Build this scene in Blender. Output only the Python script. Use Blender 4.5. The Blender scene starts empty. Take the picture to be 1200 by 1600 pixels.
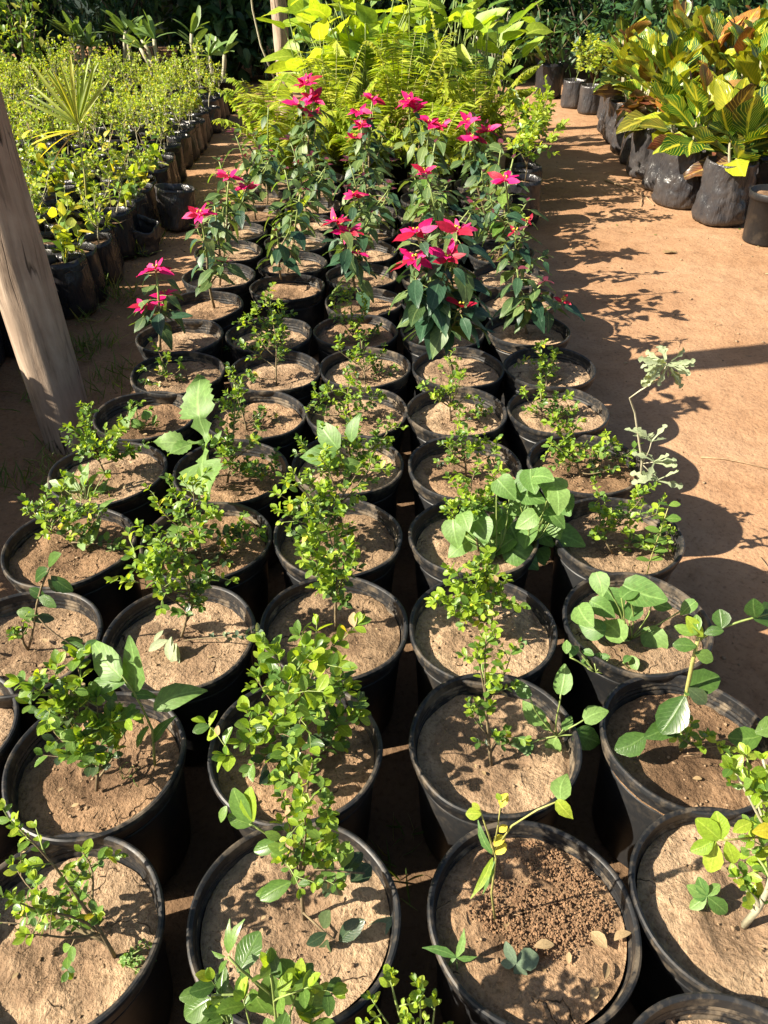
import bpy, math, random
import numpy as np
from mathutils import Vector, Matrix, noise

# ------------------------------------------------------------------ camera, sky, sun, exposure
scene = bpy.context.scene
PITCH = math.radians(36.54); FPX = 1210.2; CAMZ = 1.467
cam_d = bpy.data.cameras.new('camera'); cam = bpy.data.objects.new('camera', cam_d)
scene.collection.objects.link(cam); scene.camera = cam
cam.location = (0, 0, CAMZ); cam.rotation_euler = (math.pi/2 - PITCH, 0, 0)
cam_d.sensor_fit = 'VERTICAL'; cam_d.sensor_height = 36.0; cam_d.sensor_width = 27.0
cam_d.lens = 36.0*FPX/1600.0; cam_d.clip_start = 0.02; cam_d.clip_end = 600
SUN_EL = math.radians(36); SUN_AZ = math.radians(255.5)      # clockwise from +Y, where the sun stands
world = bpy.data.worlds.new('World'); scene.world = world; world.use_nodes = True
wn = world.node_tree.nodes; bg = wn['Background']
sky = wn.new('ShaderNodeTexSky'); sky.sky_type = 'NISHITA'; sky.sun_disc = False
sky.sun_elevation = SUN_EL; sky.sun_rotation = SUN_AZ; sky.dust_density = 2.0
world.node_tree.links.new(sky.outputs[0], bg.inputs[0]); bg.inputs[1].default_value = 0.05
sun_d = bpy.data.lights.new('sun', 'SUN'); sun_d.energy = 5.0; sun_d.angle = math.radians(0.5); sun_d.color = (1.0, 0.90, 0.74)
sun = bpy.data.objects.new('sun', sun_d); scene.collection.objects.link(sun)
S2 = Vector((math.sin(SUN_AZ)*math.cos(SUN_EL), math.cos(SUN_AZ)*math.cos(SUN_EL), math.sin(SUN_EL)))
sun.rotation_euler = S2.to_track_quat('Z', 'Y').to_euler(); sun.location = S2*20
vs = scene.view_settings; vs.view_transform = 'Standard'; vs.look = 'None'; vs.gamma = 1.0; vs.exposure = 1.55
vs.use_curve_mapping = False
try:
    scene.cycles.max_bounces = 4; scene.cycles.diffuse_bounces = 2; scene.cycles.glossy_bounces = 2; scene.cycles.transmission_bounces = 3; scene.cycles.transparent_max_bounces = 8
except Exception: pass

R = random.Random(11)
COL = scene.collection
TAU = math.tau

# ------------------------------------------------------------------ helpers
def at(px, py, Y=None, z=None):
    """photo pixel + real depth (or height) -> a point of the place"""
    a = (px-600)/FPX; b = (800-py)/FPX
    d = Vector((a, math.cos(PITCH)+b*math.sin(PITCH), -math.sin(PITCH)+b*math.cos(PITCH)))
    s = (Y/d.y) if Y is not None else (z-CAMZ)/d.z
    return Vector((0, 0, CAMZ)) + d*s

def cdepth(p): return p.y*math.cos(PITCH)+(CAMZ-p.z)*math.sin(PITCH)
def at_depth(px, py, D):
    a = (px-600)/FPX; b = (800-py)/FPX
    return Vector((0, 0, CAMZ))+Vector((a, math.cos(PITCH)+b*math.sin(PITCH), -math.sin(PITCH)+b*math.cos(PITCH)))*D

def obj(name, data, parent=None, mat=None, kind=None):
    o = bpy.data.objects.new(name, data); COL.objects.link(o)
    if parent is not None: o.parent = parent
    if mat is not None and data is not None: data.materials.append(mat)
    if kind: o['kind'] = kind
    return o

def tag(o, label, cat, group=None):
    o['label'] = label; o['category'] = cat
    if group: o['group'] = group
    return o

def thing(name, label, cat, loc, group=None):
    o = obj(name, None); o.location = loc; o.empty_display_size = .05
    return tag(o, label, cat, group)

class MB:
    """collects geometry, links it as ONE mesh"""
    def __init__(s): s.v = []; s.f = []; s.uv = []; s.m = []; s.n = 0; s.mats = []
    def mi(s, mat):
        if mat not in s.mats: s.mats.append(mat)
        return s.mats.index(mat)
    def add(s, V, F, mat=None, UV=None):
        V = np.asarray(V, float); s.v.append(V)
        k = s.mi(mat) if mat is not None else 0
        for f in F: s.f.append([i+s.n for i in f])
        s.m.extend([k]*len(F)); s.uv.append(np.zeros((len(V), 2)) if UV is None else UV); s.n += len(V)
    def tube(s, pts, radii, mat=None, sides=6, cap=True):
        P = [Vector(p) for p in pts]; n = len(P)
        if not hasattr(radii, '__len__'): radii = [radii]*n
        V = []; up = Vector((0.31, 0.17, 0.93)).normalized()
        for i in range(n):
            d = (P[min(i+1, n-1)]-P[max(i-1, 0)])
            if d.length < 1e-9: d = Vector((0, 0, 1))
            d.normalize(); x = d.cross(up)
            if x.length < 1e-3: x = d.cross(Vector((1, 0, 0)))
            x.normalize(); y = d.cross(x); r = radii[i]
            for k in range(sides):
                a = TAU*k/sides; V.append(P[i]+x*(math.cos(a)*r)+y*(math.sin(a)*r))
        F = [[i*sides+k, i*sides+(k+1) % sides, (i+1)*sides+(k+1) % sides, (i+1)*sides+k] for i in range(n-1) for k in range(sides)]
        if cap: F += [list(range(sides))[::-1], [(n-1)*sides+k for k in range(sides)]]
        s.add([tuple(v) for v in V], F, mat)
    def blob(s, c, r, mat=None, sq=1.0, seed=0, jit=.18):
        t = (1+5**.5)/2; rr = random.Random(seed)
        V = [(-1,t,0),(1,t,0),(-1,-t,0),(1,-t,0),(0,-1,t),(0,1,t),(0,-1,-t),(0,1,-t),(t,0,-1),(t,0,1),(-t,0,-1),(-t,0,1)]
        F = [(0,11,5),(0,5,1),(0,1,7),(0,7,10),(0,10,11),(1,5,9),(5,11,4),(11,10,2),(10,7,6),(7,1,8),(3,9,4),(3,4,2),(3,2,6),(3,6,8),(3,8,9),(4,9,5),(2,4,11),(6,2,10),(8,6,7),(9,8,1)]
        V = np.array(V)/1.902*r; V *= np.array([[1+jit*(rr.random()*2-1)] for _ in V]); V[:, 2] *= sq
        s.add(V+np.array(c), F, mat)
    def mesh(s, name, smooth=True, origin=(0, 0, 0)):
        me = bpy.data.meshes.new(name)
        V = np.concatenate(s.v) - np.array(origin) if s.v else np.zeros((0, 3))
        me.from_pydata(V.tolist(), [], s.f)
        for m in s.mats: me.materials.append(m)
        if len(s.mats) > 1: me.polygons.foreach_set('material_index', s.m)
        if s.v:
            uvl = me.uv_layers.new(name='UVMap'); UV = np.concatenate(s.uv)
            li = np.empty(len(me.loops), np.int32); me.loops.foreach_get('vertex_index', li)
            uvl.data.foreach_set('uv', UV[li].astype(np.float32).ravel())
            if smooth: me.polygons.foreach_set('use_smooth', [True]*len(me.polygons))
        me.update(); return me
    def build(s, name, parent=None, mat=None, smooth=True, origin=(0, 0, 0), kind=None):
        me = s.mesh(name, smooth, origin)
        if mat is not None and not s.mats: me.materials.append(mat)
        return obj(name, me, parent, None, kind)

def curve(a, b, n=6, bow=.06, rnd=None, up=0.0):
    rnd = rnd or R; a = Vector(a); b = Vector(b); L = (b-a).length
    o = Vector((rnd.uniform(-1, 1), rnd.uniform(-1, 1), rnd.uniform(-.3, .3)))*L*bow + Vector((0, 0, L*up))
    w = Vector((rnd.uniform(-1, 1), rnd.uniform(-1, 1), 0))*L*bow*.35
    return [a.lerp(b, t)+o*(4*t*(1-t))+w*math.sin(t*TAU) for t in [i/(n-1) for i in range(n)]]

def pt(P, t):
    x = max(0, min(.9999, t))*(len(P)-1); i = int(x); return P[i].lerp(P[i+1], x-i)
def tan(P, t):
    d = pt(P, min(1, t+.06))-pt(P, max(0, t-.06)); return d.normalized() if d.length > 1e-9 else Vector((0, 0, 1))

# ------------------------------------------------------------------ materials
def nt(name):
    m = bpy.data.materials.new(name); m.use_nodes = True; t = m.node_tree
    return m, t, t.nodes, t.links, t.nodes['Principled BSDF'], t.nodes['Material Output']
def ramp(N, stops, interp='LINEAR'):
    r = N.new('ShaderNodeValToRGB'); e = r.color_ramp.elements; r.color_ramp.interpolation = interp
    while len(e) < len(stops): e.new(.5)
    for i, (p, c) in enumerate(stops): e[i].position = p; e[i].color = (*c, 1) if len(c) == 3 else c
    return r
def noise_n(N, L, scale, detail=4, rough=.55, vec=None, dist=0):
    n = N.new('ShaderNodeTexNoise'); n.inputs['Scale'].default_value = scale; n.inputs['Detail'].default_value = detail
    n.inputs['Roughness'].default_value = rough; n.inputs['Distortion'].default_value = dist
    if vec is not None: L.new(vec, n.inputs['Vector'])
    return n
def mixc(N, L, fac, a, b, bt='MIX'):
    m = N.new('ShaderNodeMix'); m.data_type = 'RGBA'; m.blend_type = bt
    for s, v in ((0, fac), (6, a), (7, b)):
        if isinstance(v, (int, float)): m.inputs[s].default_value = v
        elif isinstance(v, tuple): m.inputs[s].default_value = (*v, 1)
        else: L.new(v, m.inputs[s])
    return m.outputs[2]
def mth(N, L, op, a, b=None, clamp=False):
    m = N.new('ShaderNodeMath'); m.operation = op; m.use_clamp = clamp
    for i, v in enumerate((a, b)):
        if v is None: continue
        if isinstance(v, (int, float)): m.inputs[i].default_value = v
        else: L.new(v, m.inputs[i])
    return m.outputs[0]
def bump(N, L, h, strength, dist, bsdf, prev=None):
    b = N.new('ShaderNodeBump'); b.inputs['Strength'].default_value = strength; b.inputs['Distance'].default_value = dist
    L.new(h, b.inputs['Height'])
    if prev is not None: L.new(prev, b.inputs['Normal'])
    L.new(b.outputs[0], bsdf.inputs['Normal']); return b.outputs[0]
def rnd_val(N, L):
    oi = N.new('ShaderNodeObjectInfo'); g = N.new('ShaderNodeNewGeometry')
    return mth(N, L, 'FRACT', mth(N, L, 'ADD', oi.outputs['Random'], g.outputs['Random Per Island']))

def leaf_mat(name, stops, trans=.35, rough=.42, vein=.35, veincol=None, spots=0.0, tcol=None):
    m, t, N, L, P, O = nt(name)
    rv = rnd_val(N, L); rp = ramp(N, stops); L.new(rv, rp.inputs[0]); col = rp.outputs[0]
    uv = N.new('ShaderNodeUVMap'); sp = N.new('ShaderNodeSeparateXYZ'); L.new(uv.outputs[0], sp.inputs[0])
    u = mth(N, L, 'ABSOLUTE', mth(N, L, 'SUBTRACT', sp.outputs[0], .5))
    mid = mth(N, L, 'SUBTRACT', 1.0, mth(N, L, 'MULTIPLY', u, 16.0), True)
    # side veins, slanted
    w = mth(N, L, 'SUBTRACT', mth(N, L, 'MULTIPLY', sp.outputs[1], 9.0), mth(N, L, 'MULTIPLY', u, 6.0))
    fr = mth(N, L, 'ABSOLUTE', mth(N, L, 'SUBTRACT', mth(N, L, 'FRACT', w), .5))
    side = mth(N, L, 'MULTIPLY', mth(N, L, 'SUBTRACT', 1.0, mth(N, L, 'MULTIPLY', fr, 9.0), True), .45)
    vv = mth(N, L, 'MULTIPLY', mth(N, L, 'MAXIMUM', mid, side), vein)
    vc = veincol or tuple(min(1, c*1.7+.04) for c in stops[-1][1])
    col = mixc(N, L, vv, col, vc)
    nz = noise_n(N, L, 9.0, 3, .6)
    tc = N.new('ShaderNodeTexCoord'); L.new(tc.outputs['Object'], nz.inputs['Vector'])
    lum = ramp(N, [(.3, (.72, .72, .72)), (.7, (1.15, 1.15, 1.15))]); L.new(nz.outputs[0], lum.inputs[0])
    col = mixc(N, L, 1.0, col, lum.outputs[0], 'MULTIPLY')
    if spots:
        n2 = noise_n(N, L, 26.0, 2, .5, tc.outputs['Object']); r2 = ramp(N, [(.62, (0, 0, 0)), (.7, (1, 1, 1))]); L.new(n2.outputs[0], r2.inputs[0])
        col = mixc(N, L, mth(N, L, 'MULTIPLY', r2.outputs[0], spots), col, (.16, .10, .03))
    L.new(col, P.inputs['Base Color']); P.inputs['Roughness'].default_value = rough; P.inputs['IOR'].default_value = 1.42
    bump(N, L, mth(N, L, 'MAXIMUM', mid, side), .25, .002, P)
    tr = N.new('ShaderNodeBsdfTranslucent')
    tcc = mixc(N, L, 1.0, col, tcol or (1.9, 1.75, .55), 'MULTIPLY'); L.new(tcc, tr.inputs[0])
    mx = N.new('ShaderNodeMixShader'); mx.inputs[0].default_value = trans
    L.new(P.outputs[0], mx.inputs[1]); L.new(tr.outputs[0], mx.inputs[2]); L.new(mx.outputs[0], O.inputs[0])
    return m

MAT = {}
MAT['box_mature'] = leaf_mat('leaf_mature', [(0, (.034, .08, .018)), (.5, (.066, .135, .028)), (1, (.11, .19, .042))], .28, .30)
MAT['box_mid'] = leaf_mat('leaf_mid', [(0, (.08, .165, .03)), (.6, (.13, .24, .042)), (1, (.19, .30, .058))], .36, .31)
MAT['box_young'] = leaf_mat('leaf_young', [(0, (.18, .30, .025)), (.6, (.27, .40, .035)), (1, (.37, .47, .06))], .42, .34)
MAT['box_dark'] = leaf_mat('leaf_dark', [(0, (.028, .055, .028)), (.6, (.045, .078, .036)), (1, (.075, .11, .045))], .20, .28, spots=.5)
MAT['weed'] = leaf_mat('leaf_weed', [(0, (.075, .17, .04)), (.6, (.12, .235, .055)), (1, (.17, .29, .075))], .34, .45, .55, spots=.35)
MAT['weed_pale'] = leaf_mat('leaf_weed_pale', [(0, (.13, .25, .06)), (1, (.20, .33, .09))], .38, .5, .6, spots=.3)
MAT['weed_silver'] = leaf_mat('leaf_silver', [(0, (.26, .32, .18)), (1, (.36, .42, .26))], .25, .65, .3)
MAT['weed_grey'] = leaf_mat('leaf_grey', [(0, (.10, .15, .10)), (1, (.15, .21, .13))], .2, .6, .3)
MAT['yellow'] = leaf_mat('leaf_yellow', [(0, (.50, .47, .03)), (1, (.62, .52, .06))], .4, .5)
MAT['dry'] = leaf_mat('leaf_dry', [(0, (.28, .19, .09)), (1, (.42, .31, .17))], .15, .7, .3, tcol=(1.2, 1, .7))
MAT['poin'] = leaf_mat('leaf_poinsettia', [(0, (.05, .10, .035)), (.6, (.09, .155, .05)), (1, (.16, .22, .065))], .28, .45, .6)
MAT['poin_dark'] = leaf_mat('leaf_poinsettia_dark', [(0, (.018, .05, .03)), (.6, (.03, .08, .04)), (1, (.05, .11, .05))], .16, .42, .5)
MAT['poin_maroon'] = leaf_mat('leaf_poinsettia_maroon', [(0, (.07, .02, .03)), (1, (.16, .03, .05))], .2, .45, .5, tcol=(1.6, .8, .8))
MAT['bract'] = leaf_mat('bract_pink', [(0, (.60, .006, .12)), (.45, (.74, .010, .18)), (.8, (.80, .018, .20)), (1, (.82, .07, .24))], .34, .5, .25, veincol=(.55, .005, .10), tcol=(1.15, .7, .9))
MAT['bract_dark'] = leaf_mat('bract_crimson', [(0, (.28, .008, .03)), (1, (.50, .012, .05))], .3, .5, .3, veincol=(.2, .005, .02), tcol=(1.4, .7, .7))
MAT['yg_small'] = leaf_mat('leaf_yellowgreen_small', [(0, (.15, .22, .03)), (.6, (.28, .35, .05)), (1, (.46, .47, .11))], .42, .45)
MAT['lime'] = leaf_mat('leaf_lime', [(0, (.20, .32, .025)), (.6, (.30, .41, .04)), (1, (.42, .48, .07))], .45, .42, .5)
MAT['fern'] = leaf_mat('leaf_fern', [(0, (.22, .29, .03)), (.6, (.34, .40, .04)), (1, (.48, .48, .08))], .45, .5, .2)
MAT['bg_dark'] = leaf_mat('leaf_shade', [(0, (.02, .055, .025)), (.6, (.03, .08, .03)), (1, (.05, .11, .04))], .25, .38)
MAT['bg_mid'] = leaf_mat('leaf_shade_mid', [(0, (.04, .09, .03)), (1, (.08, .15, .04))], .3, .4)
MAT['succ'] = leaf_mat('leaf_long_pale', [(0, (.12, .21, .06)), (1, (.20, .30, .10))], .3, .4, .5)

def croton_mat(name, body, veinc, blush, bl):
    m, t, N, L, P, O = nt(name)
    uv = N.new('ShaderNodeUVMap'); sp = N.new('ShaderNodeSeparateXYZ'); L.new(uv.outputs[0], sp.inputs[0])
    u = mth(N, L, 'ABSOLUTE', mth(N, L, 'SUBTRACT', sp.outputs[0], .5))
    mid = mth(N, L, 'SUBTRACT', 1.0, mth(N, L, 'MULTIPLY', u, 13.0), True)
    tc = N.new('ShaderNodeTexCoord'); nz = noise_n(N, L, 5.0, 2, .5, tc.outputs['Object'])
    w = mth(N, L, 'SUBTRACT', mth(N, L, 'MULTIPLY', sp.outputs[1], 10.0), mth(N, L, 'MULTIPLY', u, 8.0))
    w = mth(N, L, 'ADD', w, mth(N, L, 'MULTIPLY', nz.outputs[0], .9))
    fr = mth(N, L, 'ABSOLUTE', mth(N, L, 'SUBTRACT', mth(N, L, 'FRACT', w), .5))
    side = mth(N, L, 'MULTIPLY', mth(N, L, 'SUBTRACT', 1.15, mth(N, L, 'MULTIPLY', fr, 7.0), True), mth(N, L, 'ADD', mth(N, L, 'MULTIPLY', nz.outputs[0], 1.4), .1, True))
    v = mth(N, L, 'MAXIMUM', mth(N, L, 'MULTIPLY', mid, 1.6, True), side)
    rv = rnd_val(N, L); rp = ramp(N, body); L.new(rv, rp.inputs[0]); col = mixc(N, L, v, rp.outputs[0], veinc)
    n2 = noise_n(N, L, 2.2, 3, .6, tc.outputs['Object'])
    r2 = ramp(N, [(.50, (0, 0, 0)), (.68, (1, 1, 1))]); L.new(mth(N, L, 'ADD', n2.outputs[0], mth(N, L, 'MULTIPLY', mth(N, L, 'SUBTRACT', rv, .5), .35)), r2.inputs[0])
    col = mixc(N, L, mth(N, L, 'MULTIPLY', r2.outputs[0], bl), col, blush)
    L.new(col, P.inputs['Base Color']); P.inputs['Roughness'].default_value = .3
    bump(N, L, v, .5, .004, P)
    tr = N.new('ShaderNodeBsdfTranslucent'); L.new(mixc(N, L, 1.0, col, (1.5, 1.4, .5), 'MULTIPLY'), tr.inputs[0])
    mx = N.new('ShaderNodeMixShader'); mx.inputs[0].default_value = .25
    L.new(P.outputs[0], mx.inputs[1]); L.new(tr.outputs[0], mx.inputs[2]); L.new(mx.outputs[0], O.inputs[0])
    return m
MAT['cro_lime'] = croton_mat('croton_lime', [(0, (.02, .085, .012)), (.5, (.04, .14, .015)), (1, (.10, .23, .02))], (.64, .60, .05), (.55, .46, .02), .45)
MAT['cro_green'] = croton_mat('croton_green', [(0, (.012, .05, .016)), (1, (.03, .10, .02))], (.42, .44, .06), (.42, .24, .03), .3)
MAT['cro_yellow'] = croton_mat('croton_yellow', [(0, (.16, .24, .02)), (1, (.40, .38, .03))], (.66, .56, .04), (.10, .17, .02), .45)
MAT['cro_orange'] = croton_mat('croton_orange', [(0, (.22, .07, .02)), (1, (.36, .14, .03))], (.55, .40, .06), (.10, .10, .03), .55)
MAT['cro_red'] = croton_mat('croton_red', [(0, (.035, .025, .018)), (.6, (.07, .035, .022)), (1, (.12, .045, .03))], (.30, .20, .06), (.26, .06, .03), .5)

def simple_mat(name, c1, c2, scale, rough=.7, bs=.4, bd=.004, det=5, stretch=None, c3=None, spec=.5):
    m, t, N, L, P, O = nt(name); tc = N.new('ShaderNodeTexCoord'); vec = tc.outputs['Object']
    if stretch:
        mp = N.new('ShaderNodeMapping'); mp.inputs['Scale'].default_value = stretch; L.new(vec, mp.inputs[0]); vec = mp.outputs[0]
    n = noise_n(N, L, scale, det, .6, vec); r = ramp(N, [(.3, c1), (.7, c2)]); L.new(n.outputs[0], r.inputs[0]); col = r.outputs[0]
    if c3:
        n2 = noise_n(N, L, scale*.23, 4, .6, vec); r2 = ramp(N, [(.45, (0, 0, 0)), (.65, (1, 1, 1))]); L.new(n2.outputs[0], r2.inputs[0]); col = mixc(N, L, r2.outputs[0], col, c3)
    L.new(col, P.inputs['Base Color']); P.inputs['Roughness'].default_value = rough
    P.inputs['Specular IOR Level'].default_value = spec
    bump(N, L, n.outputs[0], bs, bd, P); return m
MAT['stem_brown'] = simple_mat('stem_brown', (.10, .07, .035), (.22, .17, .09), 90, .8)
MAT['stem_green'] = simple_mat('stem_green', (.14, .20, .05), (.26, .32, .09), 60, .55)
MAT['stem_yellow'] = simple_mat('stem_yellow', (.24, .25, .07), (.36, .34, .11), 60, .55)
MAT['stem_pale'] = simple_mat('stem_pale', (.30, .28, .18), (.44, .40, .28), 60, .8)
MAT['stem_dark'] = simple_mat('stem_dark', (.04, .03, .02), (.09, .065, .04), 40, .85)
MAT['cyathia'] = simple_mat('flower_centre', (.35, .36, .03), (.55, .42, .03), 120, .5)
MAT['twig'] = simple_mat('dry_twig', (.22, .14, .07), (.38, .26, .15), 70, .85)
MAT['clod'] = simple_mat('soil_crumb', (.17, .11, .06), (.34, .235, .145), 60, .95, .8, .01, spec=.15)
MAT['pellet'] = simple_mat('soil_pellet', (.11, .062, .034), (.30, .18, .10), 95, .95, .3, .01, spec=.15)
MAT['grass'] = leaf_mat('grass_blade', [(0, (.07, .14, .02)), (.7, (.13, .2, .04)), (1, (.3, .26, .12))], .3, .5)
MAT['white'] = leaf_mat('petal_white', [(0, (.6, .6, .55)), (1, (.75, .74, .68))], .3, .6, .1, veincol=(.6, .6, .5), tcol=(1, 1, 1))

def pot_mat(name, dusty):
    m, t, N, L, P, O = nt(name); tc = N.new('ShaderNodeTexCoord'); oi = N.new('ShaderNodeObjectInfo')
    cmb = N.new('ShaderNodeVectorMath'); cmb.operation = 'ADD'; L.new(tc.outputs['Object'], cmb.inputs[0])
    sc = N.new('ShaderNodeVectorMath'); sc.operation = 'SCALE'; sc.inputs[0].default_value = (7, 3, 5); L.new(oi.outputs['Random'], sc.inputs['Scale']); L.new(sc.outputs[0], cmb.inputs[1])
    v = cmb.outputs[0]
    n1 = noise_n(N, L, 14, 6, .65, v); n2 = noise_n(N, L, 70, 4, .6, v); n3 = noise_n(N, L, 5, 3, .5, v)
    r1 = ramp(N, [(.53, (0, 0, 0)), (.63, (1, 1, 1))]); L.new(n1.outputs[0], r1.inputs[0])
    r2 = ramp(N, [(.5, (0, 0, 0)), (.7, (1, 1, 1))]); L.new(n2.outputs[0], r2.inputs[0])
    base = ramp(N, [(.3, (.009, .0095, .0105)), (.75, (.022, .023, .025))]); L.new(n3.outputs[0], base.inputs[0])
    d = mth(N, L, 'MULTIPLY', mth(N, L, 'ADD', mth(N, L, 'MULTIPLY', r1.outputs[0], .75), mth(N, L, 'MULTIPLY', r2.outputs[0], .35)), dusty, True)
    col = mixc(N, L, d, base.outputs[0], (.20, .155, .105)); L.new(col, P.inputs['Base Color'])
    L.new(mth(N, L, 'ADD', mth(N, L, 'MULTIPLY', d, .4), .42, True), P.inputs['Roughness'])
    P.inputs['Specular IOR Level'].default_value = .28
    bump(N, L, n2.outputs[0], .12, .002, P); return m
MAT['pot'] = pot_mat('pot_plastic', .14); MAT['rim'] = pot_mat('pot_rim_plastic', .55); MAT['pot_inner'] = pot_mat('pot_inside_dusty', .9)

def bag_mat(name, dust, c=(.03, .03, .033)):
    m, t, N, L, P, O = nt(name); tc = N.new('ShaderNodeTexCoord'); v = tc.outputs['Object']
    n1 = noise_n(N, L, 7, 6, .65, v); mp = N.new('ShaderNodeMapping'); mp.inputs['Scale'].default_value = (1, 1, .3); mp.inputs['Rotation'].default_value = (.5, .3, 0); L.new(v, mp.inputs[0]); n2 = noise_n(N, L, 15, 5, .55, mp.outputs[0], 1.0)
    r1 = ramp(N, [(.35, (0, 0, 0)), (.75, (1, 1, 1))]); L.new(n1.outputs[0], r1.inputs[0])
    zz = N.new('ShaderNodeSeparateXYZ'); L.new(v, zz.inputs[0])
    mud = mth(N, L, 'SUBTRACT', .7, mth(N, L, 'MULTIPLY', zz.outputs[2], 16.0), True)
    d = mth(N, L, 'MULTIPLY', mth(N, L, 'MAXIMUM', r1.outputs[0], mud), dust, True)
    col = mixc(N, L, d, c, (.30, .24, .19)); L.new(col, P.inputs['Base Color'])
    L.new(mth(N, L, 'ADD', mth(N, L, 'MULTIPLY', d, .5), .27, True), P.inputs['Roughness'])
    bump(N, L, n2.outputs[0], .75, .03, P); return m
MAT['bag'] = bag_mat('poly_bag', .15, (.026, .026, .03)); MAT['bag_small'] = bag_mat('poly_bag_small', .06, (.014, .014, .017))

def soil_mat(name, dry, wet, wetamt):
    m, t, N, L, P, O = nt(name); tc = N.new('ShaderNodeTexCoord'); oi = N.new('ShaderNodeObjectInfo')
    add = N.new('ShaderNodeVectorMath'); add.operation = 'ADD'; L.new(tc.outputs['Object'], add.inputs[0])
    sc = N.new('ShaderNodeVectorMath'); sc.operation = 'SCALE'; sc.inputs[0].default_value = (9, 4, 2); L.new(oi.outputs['Random'], sc.inputs['Scale']); L.new(sc.outputs[0], add.inputs[1])
    v = add.outputs[0]
    n1 = noise_n(N, L, 22, 8, .68, v); n2 = noise_n(N, L, 140, 4, .6, v); n3 = noise_n(N, L, 9, 4, .6, v, .4)
    c = ramp(N, [(.25, tuple(x*.62 for x in dry)), (.5, dry), (.75, tuple(min(1, x*1.28) for x in dry))]); L.new(n1.outputs[0], c.inputs[0])
    sp = ramp(N, [(.33, (.55, .5, .45)), (.5, (1, 1, 1)), (.72, (1.2, 1.2, 1.2))]); L.new(n2.outputs[0], sp.inputs[0])
    col = mixc(N, L, .8, c.outputs[0], sp.outputs[0], 'MULTIPLY')
    # moist patch of its own shape round the stem
    ln = N.new('ShaderNodeVectorMath'); ln.operation = 'LENGTH'; L.new(tc.outputs['Object'], ln.inputs[0])
    wv = mth(N, L, 'ADD', mth(N, L, 'MULTIPLY', ln.outputs['Value'], 5.2), mth(N, L, 'MULTIPLY', mth(N, L, 'SUBTRACT', n3.outputs[0], .5), 1.7))
    wr = ramp(N, [(.30, (1, 1, 1)), (.52, (0, 0, 0))]); L.new(wv, wr.inputs[0])
    col = mixc(N, L, mth(N, L, 'MULTIPLY', wr.outputs[0], wetamt), col, wet)
    tone = ramp(N, [(0, (.72, .69, .66)), (.4, (1.0, .98, .97)), (1, (1.18, 1.18, 1.17))]); L.new(oi.outputs['Random'], tone.inputs[0]); col = mixc(N, L, 1.0, col, tone.outputs[0], 'MULTIPLY')
    # shrinkage cracks
    wp = noise_n(N, L, 12, 3, .6, v); dv = N.new('ShaderNodeVectorMath'); dv.operation = 'ADD'; L.new(v, dv.inputs[0])
    ds = N.new('ShaderNodeVectorMath'); ds.operation = 'SCALE'; ds.inputs['Scale'].default_value = .10; L.new(wp.outputs['Color'], ds.inputs[0]); L.new(ds.outputs[0], dv.inputs[1])
    vo = N.new('ShaderNodeTexVoronoi'); vo.feature = 'DISTANCE_TO_EDGE'; vo.inputs['Scale'].default_value = 9.0; L.new(dv.outputs[0], vo.inputs['Vector'])
    cr = mth(N, L, 'SUBTRACT', 1.0, mth(N, L, 'MULTIPLY', vo.outputs['Distance'], 75.0), True)
    ms = ramp(N, [(.56, (0, 0, 0)), (.63, (1, 1, 1))]); L.new(noise_n(N, L, 8.5, 2, .5, v).outputs[0], ms.inputs[0])
    cr = mth(N, L, 'MULTIPLY', cr, ms.outputs[0])
    col = mixc(N, L, cr, col, tuple(x*.4 for x in wet)); L.new(col, P.inputs['Base Color'])
    P.inputs['Roughness'].default_value = .95; P.inputs['Specular IOR Level'].default_value = .12
    h = mth(N, L, 'SUBTRACT', mth(N, L, 'ADD', n1.outputs[0], mth(N, L, 'MULTIPLY', n2.outputs[0], .35)), mth(N, L, 'MULTIPLY', cr, .8))
    bump(N, L, h, 1.0, .018, P); return m
MAT['soil'] = soil_mat('pot_soil', (.37, .262, .165), (.16, .10, .06), .6)
MAT['soil_b'] = soil_mat('pot_soil_brown', (.30, .195, .115), (.14, .088, .052), .8)

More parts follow.
